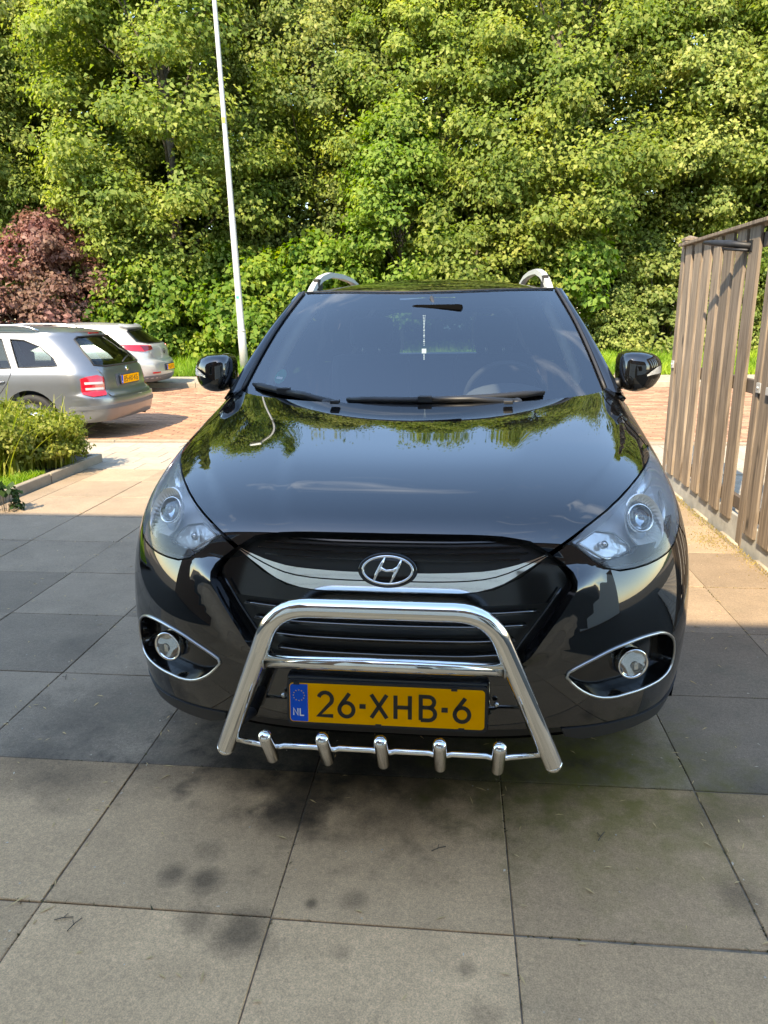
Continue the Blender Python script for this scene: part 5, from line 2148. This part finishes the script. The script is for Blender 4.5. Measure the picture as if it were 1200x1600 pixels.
# silver estate car
SL = 4.22
silver, f1, tq1, W1, R1 = parked(
    'estate_car', 'silver estate car with yellow plate parked behind the flower bed', (-4.14 - SL, 9.20, 0), R(-90),
    dict(W=[(.16, .74), (.3, .805), (.5, .825), (.7, .822), (.86, .80), (.92, .775), (1.1, .70), (1.25, .63), (1.36, .57)],
         R=[(.16, 4.12), (.3, 4.20), (.45, 4.22), (.55, 4.21), (.62, 4.14), (.75, 4.13), (.88, 4.11), (.95, 4.08), (1.1, 3.96), (1.25, 3.82), (1.36, 3.71)],
         rc=.30, bow=.10, paint='paint_silver', ztop=1.36, axles=(.78, 3.24), wheel=.30, sill=.20, L=SL, crown=.07,
         topline=[(.6, .80), (.95, .87), (1.15, .93), (1.5, 1.15), (1.82, 1.32), (2.05, 1.36), (2.6, 1.36), (3.1, 1.36), (3.35, 1.36)],
         windows=[[(1.50, .93), (1.62, 1.06), (1.88, 1.25), (2.08, 1.30), (2.18, 1.30), (2.20, .92)],
                  [(2.28, .92), (2.26, 1.30), (2.86, 1.29), (3.03, .93)],
                  [(3.12, .935), (2.97, 1.285), (3.15, 1.27), (3.36, 1.19), (3.55, 1.05), (3.615, .95)]],
         rearwin=[(0, .93), (.45, .93), (.60, .95), (.555, 1.10), (.47, 1.27), (.40, 1.30), (0, 1.31)],
         profile=[(0, .66), (.12, .72), (.5, .82), (1.0, .93), (1.15, .97), (1.5, 1.17), (1.85, 1.36), (2.1, 1.42), (2.6, 1.45), (3.1, 1.44), (3.5, 1.41), (3.72, 1.375)],
         cuts=(.02, 1.12, 1.95, 3.72), glass='car_glass', seats=[(-.33, 1.95, 1.06), (.33, 1.95, 1.06), (-.36, 2.95, 1.04), (.36, 2.95, 1.04)]))
silver.scale = (1, 1, .945)
# tail lamps: near the corner, wrapping
TLp = [(.585, .60), (.565, .80), (.64, .83), (.76, .815), (.83, .79), (.85, .60), (.78, .565), (.62, .575)]
for mir in (False, True):
    tl = patch('tail_lamp', f1, TLp, 'red_lens', silver, (.08, .05), nsgn=-1, off=.008, thick=.02, mirror=mir)
    for z in (.645, .715):
        patch('lamp_strip', f1, [(.60, z), (.60, z + .028), (.80, z + .032), (.80, z + .004)], 'clear_lens', tl, (.08, .03), nsgn=-1, off=.0105, thick=.002, mirror=mir)
patch('tailgate', f1, sym([(0, .545), (.5, .545), (.575, .56), (.552, .80), (.60, .90), (0, .90)]), 'paint_silver', silver, (.1, .06), nsgn=-1, off=.006, thick=.012)
qb = tq1(ra_s := 3.24 + .40, .5)
bmp = patch('rear_bumper', f1, sym([(0, .265), (.6, .255), (1.0, .25), (qb, .27), (qb - .02, .46), (1.02, .535), (.6, .53), (0, .53)]), 'paint_silver', silver, (.1, .06), nsgn=-1, off=.022, thick=.03)
patch('rub_strip', f1, sym([(0, .405), (.6, .405), (1.0, .405), (qb - .10, .405), (qb - .10, .445), (1.0, .45), (.6, .45), (0, .45)]), 'bumper_grey', bmp, (.1, .04), nsgn=-1, off=.030, thick=.01)
patch('plate_recess', f1, sym([(0, .66), (.33, .66), (.33, .82), (0, .82)]), 'bumper_grey', silver, (.1, .06), nsgn=-1, off=.0075, thick=.004)
number_plate(silver, '85-HX-KG', [.10, .155, .20, .245, .305, .35, .40, .46], .042, .070, .011, loc=(0, 4.155, .74), rot=(R(2), 0, R(180)), detailed=False)
MB().lathe([(.035, 0), (.035, .006), (.028, .010), (0, .010)], 24, axis_matrix((0, 4.12, .87), (0, 1, .1))).build('badge', 'chrome', silver, True)
MB().box((-.13, 3.70, 1.325), (.13, 3.735, 1.35), .006).build('brake_light', 'red_lens', silver)
MB().box((.40, 4.075, .60), (.50, 4.095, .63), .003).build('model_badge', 'chrome', silver)
# rear wiper
MB().tube([(0, 4.075, .955), (-.12, 4.06, 1.0), (-.36, 3.99, 1.02)], .009, 6).build('rear_wiper', 'plastic_black', silver, True)
for s in (-1, 1):
    pts = [(s * .565, 1.95, 1.39), (s * .56, 2.05, 1.435), (s * .555, 2.5, 1.462), (s * .555, 3.0, 1.456), (s * .56, 3.2, 1.43), (s * .565, 3.32, 1.385)]
    MB().tube(fillet(pts, .06, 3), .015, 8).build('roof_rail', 'satin_metal', silver, True)
    # door handles and door gaps
    for y in (1.98, 2.86):
        S = f1(np.array([tq1(y, .76)]), np.array([.76]))[0]
        hd = MB().tube([(s * (S[0] + .004), y - .09, .755), (s * (S[0] + .022), y - .05, .76), (s * (S[0] + .022), y + .05, .76), (s * (S[0] + .004), y + .09, .762)], .012, 8).build('door_handle', 'paint_silver', silver, True)
        MB().lathe([(.05, 0), (.045, .003), (0, .003)], 20, axis_matrix((s * (S[0] + .001), y, .757), (s, 0, 0)), 1.0, .6).build('handle_cup', 'bumper_grey', hd)
    for line in ([(3.03, .93), (3.03, .85), (2.98, .74), (2.90, .64), (2.80, .55), (2.79, .22)], [(2.24, .92), (2.24, .22)], [(1.28, .95), (1.24, .7), (1.26, .24)]):
        pts = []
        for y, z in line:
            S = f1(np.array([tq1(y, z)]), np.array([z]))[0]
            pts.append((s * (S[0] + .0005), S[1], S[2]))
        MB().tube(pts, .004, 4).build('door_gap', 'plastic_black', silver)
# exhaust
MB().tube([(-.45, 3.9, .24), (-.45, 4.12, .23)], .025, 10).build('exhaust', 'iron', silver, True)

# white hatchback
WL = 4.06
whitec, f2, tq2, W2, R2 = parked(
    'hatchback', 'pale hatchback with wraparound tail lamps parked behind the silver estate', (0, 0, 0), 0,
    dict(W=[(.18, .78), (.3, .85), (.5, .875), (.72, .88), (.86, .855), (.95, .82), (1.1, .74), (1.25, .66), (1.38, .58)],
         R=[(.18, 3.94), (.3, 4.03), (.45, 4.06), (.60, 4.05), (.70, 3.97), (.85, 3.96), (.95, 3.93), (1.0, 3.88), (1.1, 3.74), (1.25, 3.55), (1.38, 3.40)],
         rc=.36, bow=.14, paint='paint_white', ztop=1.38, axles=(.80, 3.33), wheel=.31, sill=.20, L=WL, crown=.07,
         topline=[(.6, .80), (.95, .90), (1.15, .96), (1.5, 1.15), (1.9, 1.35), (2.05, 1.38), (2.5, 1.38), (2.8, 1.38), (3.0, 1.38)],
         windows=[[(1.5, .98), (1.62, 1.08), (1.9, 1.26), (2.2, 1.31), (2.25, .97)], [(2.33, .98), (2.3, 1.31), (2.85, 1.28), (3.15, 1.12), (3.18, 1.02)]],
         rearwin=[(0, 1.0), (.50, 1.0), (.66, 1.04), (.50, 1.24), (.42, 1.28), (0, 1.29)],
         profile=[(0, .68), (.12, .75), (.5, .86), (1.0, .96), (1.15, 1.0), (1.5, 1.19), (1.9, 1.38), (2.15, 1.43), (2.5, 1.44), (3.0, 1.42), (3.42, 1.38)],
         cuts=(.02, 1.12, 1.98, 3.42), glass='tinted_glass', seats=[(-.34, 2.0, 1.06), (.34, 2.0, 1.06)]))
whitec.rotation_euler = (0, 0, R(-84))
whitec.location = (-9.93, 14.35, 0)
whitec.scale = (1, 1, .95)
for mir in (False, True):
    t2 = patch('tail_lamp', f2, [(.52, .885), (.50, .955), (.75, .975), (1.05, .985), (1.12, .96), (.95, .87), (.72, .845)], 'red_lens', whitec, (.08, .04), nsgn=-1, off=.012, thick=.02, mirror=mir)
    patch('lamp_strip', f2, [(.53, .895), (.51, .945), (.74, .965), (.72, .86)], 'red_lens_dark', t2, (.08, .04), nsgn=-1, off=.0145, thick=.002, mirror=mir)
patch('tailgate', f2, sym([(0, .665), (.40, .67), (.55, .75), (.62, .84), (.50, .88), (.50, .985), (0, .985)]), 'paint_white', whitec, (.1, .06), nsgn=-1, off=.008, thick=.014)
patch('rear_bumper', f2, sym([(0, .30), (.7, .30), (1.15, .30), (1.2, .52), (.9, .66), (.45, .645), (0, .64)]), 'paint_white', whitec, (.1, .06), nsgn=-1, off=.016, thick=.02)
patch('bumper_insert', f2, sym([(0, .24), (.7, .24), (1.1, .26), (1.12, .34), (.7, .36), (0, .36)]), 'bumper_grey', whitec, (.1, .06), nsgn=-1, off=.020, thick=.02)
patch('spoiler', f2, sym([(0, 1.30), (.45, 1.29), (.52, 1.33), (.45, 1.38), (0, 1.385)]), 'paint_white', whitec, (.1, .04), nsgn=-1, off=.05, thick=.06)
both('reflector_strip', f2, [(.50, .40), (.50, .43), (.70, .43), (.70, .40)], 'red_lens', whitec, step=(.1, .05), nsgn=-1, off=.026, thick=.008)
patch('plate_recess', f2, sym([(0, .43), (.30, .43), (.30, .57), (0, .57)]), 'bumper_grey', whitec, (.1, .06), nsgn=-1, off=.019, thick=.004)
number_plate(whitec, 'T-HJR-95', [.085, .13, .185, .24, .30, .35, .40, .46], .042, .070, .011, loc=(0, 4.092, .50), rot=(R(1), 0, R(180)), detailed=False)
rb = [axis_matrix((0, 3.985, .83), (0, 1, .05)) @ Vector((.048 * math.cos(a), .048 * math.sin(a), .004)) for a in np.linspace(0, 2 * PI, 24, endpoint=False)]
bg2 = MB().tube(rb, .006, 6, closed=True).build('badge', 'plastic_black', whitec, True)
MB().tube([(.05, 3.99, .81), (.0, 3.992, .825), (.0, 3.992, .835), (-.05, 3.99, .85)], .005, 6).build('badge_bolt', 'plastic_black', bg2, True)

# ------------------------------------------------------------------ lamp post
lp = empty('lamp_post', (-5.13, 17.62, .1))
setp(lp, 'tall pale metal lamp post behind the car', 'lamp post')
lean = -.022
prof = [(0, .118), (1.0, .115), (1.02, .098), (1.9, .096), (1.93, .092), (3.6, .085), (3.63, .078), (5.2, .072), (5.23, .066), (8.0, .058), (8.5, .055)]
MB().tube([(lean * z, 0, z) for z, r_ in prof], [r_ * .84 for z, r_ in prof], 18).build('pole', 'lamp_pole', lp, True)
arm = fillet([(lean * 8.5, 0, 8.5), (lean * 9.2 - .02, 0, 9.2), (-1.0, 0, 9.55)], .5, 8)
MB().tube(arm, .045, 10).build('arm', 'lamp_pole', lp, True)
MB().box((-1.55, -.12, 9.50), (-.95, .12, 9.62), .04).build('lamp_head', 'galvanised', lp)
MB().box((-.03, -.062, 0), (.03, -.050, .12)).build('sticker', 'sticker_yellow', lp, loc=(lean * 5.55, 0, 5.52))
MB().box((-.03, -.086, 0), (.03, -.076, .06)).build('sticker', 'sticker_green', lp, loc=(lean * 2.1, 0, 1.75))
MB().lathe([(.098, 0), (.100, .03), (.084, .06)], 18, Matrix.Translation((lean * 1.0, 0, .98))).build('collar', 'lamp_pole', lp, True)

# ------------------------------------------------------------------ fence on the right
fence = empty('wooden_fence', (1.82, 4.7, 0))
setp(fence, 'weathered wooden plank fence on a concrete base at the right', 'fence')
rng = random.Random(9)


def plank(name, x, y, z0, z1, w, t, m='wood'):
    V, F = [], []
    # slightly warped, sawn edges
    n = 6
    wx = rng.uniform(-.006, .006)
    wy = rng.uniform(-.006, .006)
    for i in range(n + 1):
        k = i / n
        z = (z1 - z0) * k
        dx = wx * math.sin(PI * k) + rng.uniform(-.001, .001)
        dy = wy * math.sin(PI * k * 1.3) + rng.uniform(-.0015, .0015)
        e = .003
        for a, b in ((-t / 2 + e, -w / 2), (t / 2, -w / 2), (t / 2, w / 2), (-t / 2 + e, w / 2), (-t / 2, w / 2 - e), (-t / 2, -w / 2 + e)):
            V.append((a + dx, b + dy, z))
    for i in range(n):
        for k in range(6):
            F.append((i * 6 + k, i * 6 + (k + 1) % 6, (i + 1) * 6 + (k + 1) % 6, (i + 1) * 6 + k))
    F += [tuple(range(5, -1, -1)), tuple(n * 6 + k for k in range(6))]
    return mk(name, V, F, m, fence, loc=(x, y, z0))


def rel(y):
    return y - 4.7


def post(y, h):
    mb_ = MB().box((-.045, -.045, -.05), (.045, .045, h - .03), .006)
    p_ = mb_.build('post', 'wood', fence, loc=(.045, rel(y), 0))
    cp_ = MB()
    cp_.add([(-.05, -.05, 0), (.05, -.05, 0), (.05, .05, 0), (-.05, .05, 0), (-.05, -.05, .018), (.05, -.05, .018), (.05, .05, .018), (-.05, .05, .018), (0, 0, .04)],
            [(3, 2, 1, 0), (0, 1, 5, 4), (1, 2, 6, 5), (2, 3, 7, 6), (3, 0, 4, 7), (4, 5, 8), (5, 6, 8), (6, 7, 8), (7, 4, 8)])
    cp_.build('post_cap', 'wood', p_, loc=(0, 0, h - .03))
    return p_


post(6.47, 2.03)
post(4.68, 1.92)
post(2.85, 1.92)
for k in range(7):
    y = 6.26 - k * .222
    plank('plank', -.005 + rng.uniform(-.002, .002), rel(y), .125 + rng.uniform(-.006, .006), 1.945, .160 + rng.uniform(-.010, .008), .020)
for k in range(8):
    y = 4.50 - k * .222
    plank('plank', -.005 + rng.uniform(-.002, .002), rel(y), .11 + rng.uniform(-.006, .006), 1.95, .160 + rng.uniform(-.010, .008), .020)
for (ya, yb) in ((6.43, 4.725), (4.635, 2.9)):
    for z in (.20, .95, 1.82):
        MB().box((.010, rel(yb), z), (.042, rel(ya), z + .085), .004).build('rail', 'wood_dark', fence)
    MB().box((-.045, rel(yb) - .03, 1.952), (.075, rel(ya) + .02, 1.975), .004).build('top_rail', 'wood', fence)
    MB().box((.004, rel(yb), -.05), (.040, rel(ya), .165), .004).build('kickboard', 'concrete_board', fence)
# back planks, staggered behind
for k in range(3):
    pass
# iron stay hanging off the fence top
st = MB().tube([(-.01, rel(4.98), 1.835), (-.10, rel(5.12), 1.862), (-.16, rel(5.24), 1.878), (-.19, rel(5.32), 1.888)], [.020, .022, .018, .012], 8).build('fence_stay', 'iron', fence, True)
MB().box((-.02, rel(4.98) - .03, 1.80), (-.014, rel(4.98) + .03, 1.87), .002).build('stay_plate', 'iron', st)
MB().tube([(-.03, rel(4.98), 1.81), (-.12, rel(5.16), 1.835)], .010, 6).build('stay_spring', 'iron', st, True)
for (y, z) in ((6.45, 1.02), (4.62, 1.0)):
    b = MB().box((-.012, rel(y) - .03, z - .03), (-.002, rel(y) + .03, z + .03), .002).build('bracket', 'galvanised', fence)
    MB().lathe([(.008, 0), (.008, .006), (0, .007)], 10, axis_matrix((-.012, rel(y), z), (-1, 0, 0))).build('bolt', 'galvanised', b, True)
MB().box((-.035, rel(4.40) - .05, .975), (-.014, rel(4.40) + .05, 1.02), .004).build('latch', 'galvanised', fence)

# yellow box or sign far behind the fence
yb_ = MB().box((-.09, -.06, 0), (.09, .06, .85), .02).build('marker_post', 'sticker_yellow', None, loc=(5.75, 17.6, .1))
setp(yb_, 'yellow marker post on the verge glimpsed between the fence planks', 'post')
MB().box((-.10, -.07, .85), (.10, .07, .90), .015).build('cap', 'sticker_yellow', yb_)

# ------------------------------------------------------------------ flower bed on the left
bed = empty('bed_edging', (-3.7, 6.0, 0))
setp(bed, 'low concrete edging of the flower bed at the left', 'edging')
kb = slab_mesh('edging_block', .06, .985, .2, .006, 'kerb')
for i, y in enumerate((6.68, 5.68, 4.68)):
    link('edging_block', kb, None, bed, (0, y - 6.0, .085 + .003 * i))
kb2 = slab_mesh('edging_block', .985, .06, .2, .006, 'kerb')
for i in range(5):
    link('edging_block', kb2, None, bed, (-.50 - i * .99, 7.15 - 6.0, .085))
rs = np.random.RandomState(8)
V, F = [], []
gx, gy = np.linspace(-8.6, -3.73, 40), np.linspace(4.2, 7.12, 28)
for y in gy:
    for x in gx:
        V.append((x, y, .050 + .02 * rs.rand()))
F = [(j * 40 + i, j * 40 + i + 1, (j + 1) * 40 + i + 1, (j + 1) * 40 + i) for j in range(27) for i in range(39)]
mk('bed_soil', V, F, 'soil', smooth=True)['kind'] = 'structure'
n = 9000
X, Y = -3.75 - 2.2 * rs.rand(n) ** 1.5, rs.uniform(4.3, 6.25, n)
o = grass_obj('bed_grass', rs, X, Y, np.full(n, .055), rs.uniform(.025, .075, n), rs.uniform(.008, .018, n), 'grass', 1.2)
setp(o, 'short bright weeds and grass inside the bed edging', 'grass', kind='stuff')


def strap_plant(seed, n, H, spread, wid=.018):
    """arching strap leaves with small leaflets along the stems"""
    rs_ = np.random.RandomState(seed)
    V, Q = [], []
    for i in range(n):
        a = rs_.rand() * 2 * PI
        d = np.array([math.cos(a), math.sin(a), 0])
        s = np.array([-d[1], d[0], 0])
        h = H * rs_.uniform(.55, 1.1)
        out = spread * rs_.uniform(.15, 1.0)
        base = np.array([rs_.normal() * .10, rs_.normal() * .10, 0])
        k = 7
        w = wid * rs_.uniform(.6, 1.2)
        drp = rs_.uniform(.1, .6)
        o_ = len(V)
        for j in range(k):
            t = j / (k - 1)
            p_ = base + d * out * t**1.5 + np.array([0, 0, h * (1.35 * t - drp * t**2.6)])
            ww = w * (1 - t**2.5) * .5 + .001
            V += [p_ - s * ww, p_ + s * ww]
        for j in range(k - 1):
            Q.append((o_ + 2 * j, o_ + 2 * j + 1, o_ + 2 * j + 3, o_ + 2 * j + 2))
    return np.array(V), np.array(Q)


def bed_plant(seed, n, H, spread, nleaf):
    V, Q = strap_plant(seed, n, H, spread)
    me1 = fastmesh('strap_leaves', V, Q)
    rs_ = np.random.RandomState(seed + 100)
    c = 48
    a = rs_.rand(c) * 2 * PI
    r_ = spread * .62 * np.sqrt(rs_.rand(c))
    C = np.stack([r_ * np.cos(a), r_ * np.sin(a), H * (rs_.uniform(.25, .95, c)) * (1 - .25 * (r_ / spread)**2)], 1)
    V, F = clump_leaves(rs_, C, rs_.uniform(.07, .15, c), nleaf, .034, .8, .3)
    me2 = fastmesh('small_leaves', V, F)
    return me1, me2


B1 = bed_plant(71, 190, .58, .46, 150)
B2 = bed_plant(72, 170, .54, .44, 150)
GB = 'bushy plants in the flower bed'
for (x, y, mm_, rz, sc, lab) in [
    (-3.88, 6.62, B1, .2, .92, 'bushy yellow-green plant at the corner of the flower bed, nearest the road'),
    (-4.15, 6.25, B2, 1.4, 1.06, 'bushy yellow-green plant in the middle of the flower bed'),
    (-4.55, 6.75, B1, 2.7, 1.10, 'bushy plant at the back of the bed in front of the silver wheel'),
    (-4.72, 6.15, B2, 4.0, 1.10, 'bushy yellow-green plant beside the dark hedge ball')]:
    r_ = empty('bed_plant', (x, y, .05), rz)
    r_.scale = (sc, sc, sc)
    setp(r_, lab, 'plant', GB)
    link('strap_leaves', mm_[0], 'blade', r_)
    link('small_leaves', mm_[1], 'blade', r_)
hd = shrub_mesh(81, .62, .42, .42, 60, 130, .05, rc=(.10, .18))
plant_tree('hedge_ball', 'dark green bush cut off by the left edge, beside the bed plants', 'shrub', (-4.98, 5.95, .06), hd, 'leaf_hedge', None, 0, 1.0, SN)
wd = shrub_mesh(82, .16, .2, .14, 9, 14, .06, rc=(.05, .08))
plant_tree('weed', 'small weed growing from the joint at the left edge', 'plant', (-3.50, 5.18, .0), wd, 'leaf_hedge', None, 0, .8, SN)

# moss and dry stuff along the fence foot
rs = np.random.RandomState(91)
n = 2600
Y = rs.uniform(3.4, 6.6, n)
X = 1.80 - np.abs(rs.normal(size=n)) * .05
k = rs.rand(n) < .25
Y[k] = 4.72 + rs.normal(size=k.sum()) * .12
X[k] = 1.66 + rs.normal(size=k.sum()) * .06
o = grass_obj('joint_moss', rs, X, Y, np.zeros(n) - .002, rs.uniform(.004, .014, n), rs.uniform(.003, .007, n), 'straw_moss', 1.6)
setp(o, 'moss and dry grass along the foot of the fence', 'moss', kind='stuff')

# moss in the slab joints
rs = np.random.RandomState(95)
n = 5200
u_ = rs.rand(n)
lines = rs.randint(0, 2, n)
X = rs.uniform(-3.5, 1.7, n)
Y = rs.uniform(1.0, 6.6, n)
X = np.where(lines == 0, X0 + np.round((X - X0) / T) * T + rs.normal(size=n) * .0022, X)
Y = np.where(lines == 1, Y0 + np.round((Y - Y0) / T) * T + rs.normal(size=n) * .0022, Y)
k = (np.sin(X * 9.1 + Y * 3.7) + np.sin(Y * 7.3 - X * 5.1) + rs.rand(n) * 1.6) > .9
X, Y = X[k], Y[k]
n = len(X)
o = grass_obj('slab_moss', rs, X, Y, np.full(n, -.004), rs.uniform(.004, .009, n), rs.uniform(.003, .008, n), 'moss_dark', 2.0)
setp(o, 'dark moss and grit sitting in the slab joints', 'moss', kind='stuff')

# leaf litter: slivers, husks and twigs
rs = np.random.RandomState(17)


def litter(name, n, xr, yr, Lr, Wr, m, lab):
    x, y = rs.uniform(*xr, n), rs.uniform(*yr, n)
    # more along the joints
    j = rs.rand(n) < .35
    x[j] = X0 + np.round((x[j] - X0) / T) * T + rs.normal(size=j.sum()) * .02
    th = rs.rand(n) * 2 * PI
    L = rs.uniform(*Lr, n) * (1 + rs.rand(n)**6)
    W = rs.uniform(*Wr, n)
    P = np.stack([x, y, np.full(n, .0035)], 1)
    Tt = np.stack([np.cos(th), np.sin(th), rs.uniform(-.02, .12, n)], 1)
    N = np.tile(np.array([0, 0, 1.0]), (n, 1)) + rs.normal(size=(n, 3)) * .2
    V, F = kites(P, unit(N), unit(Tt), L, W, .12)
    V[:, 2] = np.maximum(V[:, 2], .0025)
    setp(link(name, fastmesh(name, V, F), m), lab, 'litter', kind='stuff')


litter('dry_litter', 700, (-3.4, 1.6), (.9, 5.2), (.012, .034), (.003, .006), 'straw', 'dry needles and husks scattered on the slabs')
litter('pale_litter', 260, (-3.4, 1.6), (.9, 5.2), (.004, .013), (.003, .007), 'chip_white', 'tiny pale chips scattered on the slabs')
mb = MB()
for (x, y, a) in [(-.98, 1.40, .3), (-.93, 1.37, 1.2), (-.05, 1.72, .5), (-1.6, 2.6, 2.0), (.42, 1.80, 1.0)]:
    d = Vector((math.cos(a), math.sin(a), 0))
    p_ = Vector((x, y, .004))
    mb.tube([p_, p_ + d * .02 + Vector((0, 0, .003)), p_ + d * .045], .0012, 5)
    mb.tube([p_ + d * .02, p_ + d * .03 + Vector((-d.y, d.x, 0)) * .015], .0009, 5)
setp(mb.build('twig_litter', 'bark', None), 'thin broken twigs on the slabs', 'litter', kind='stuff')
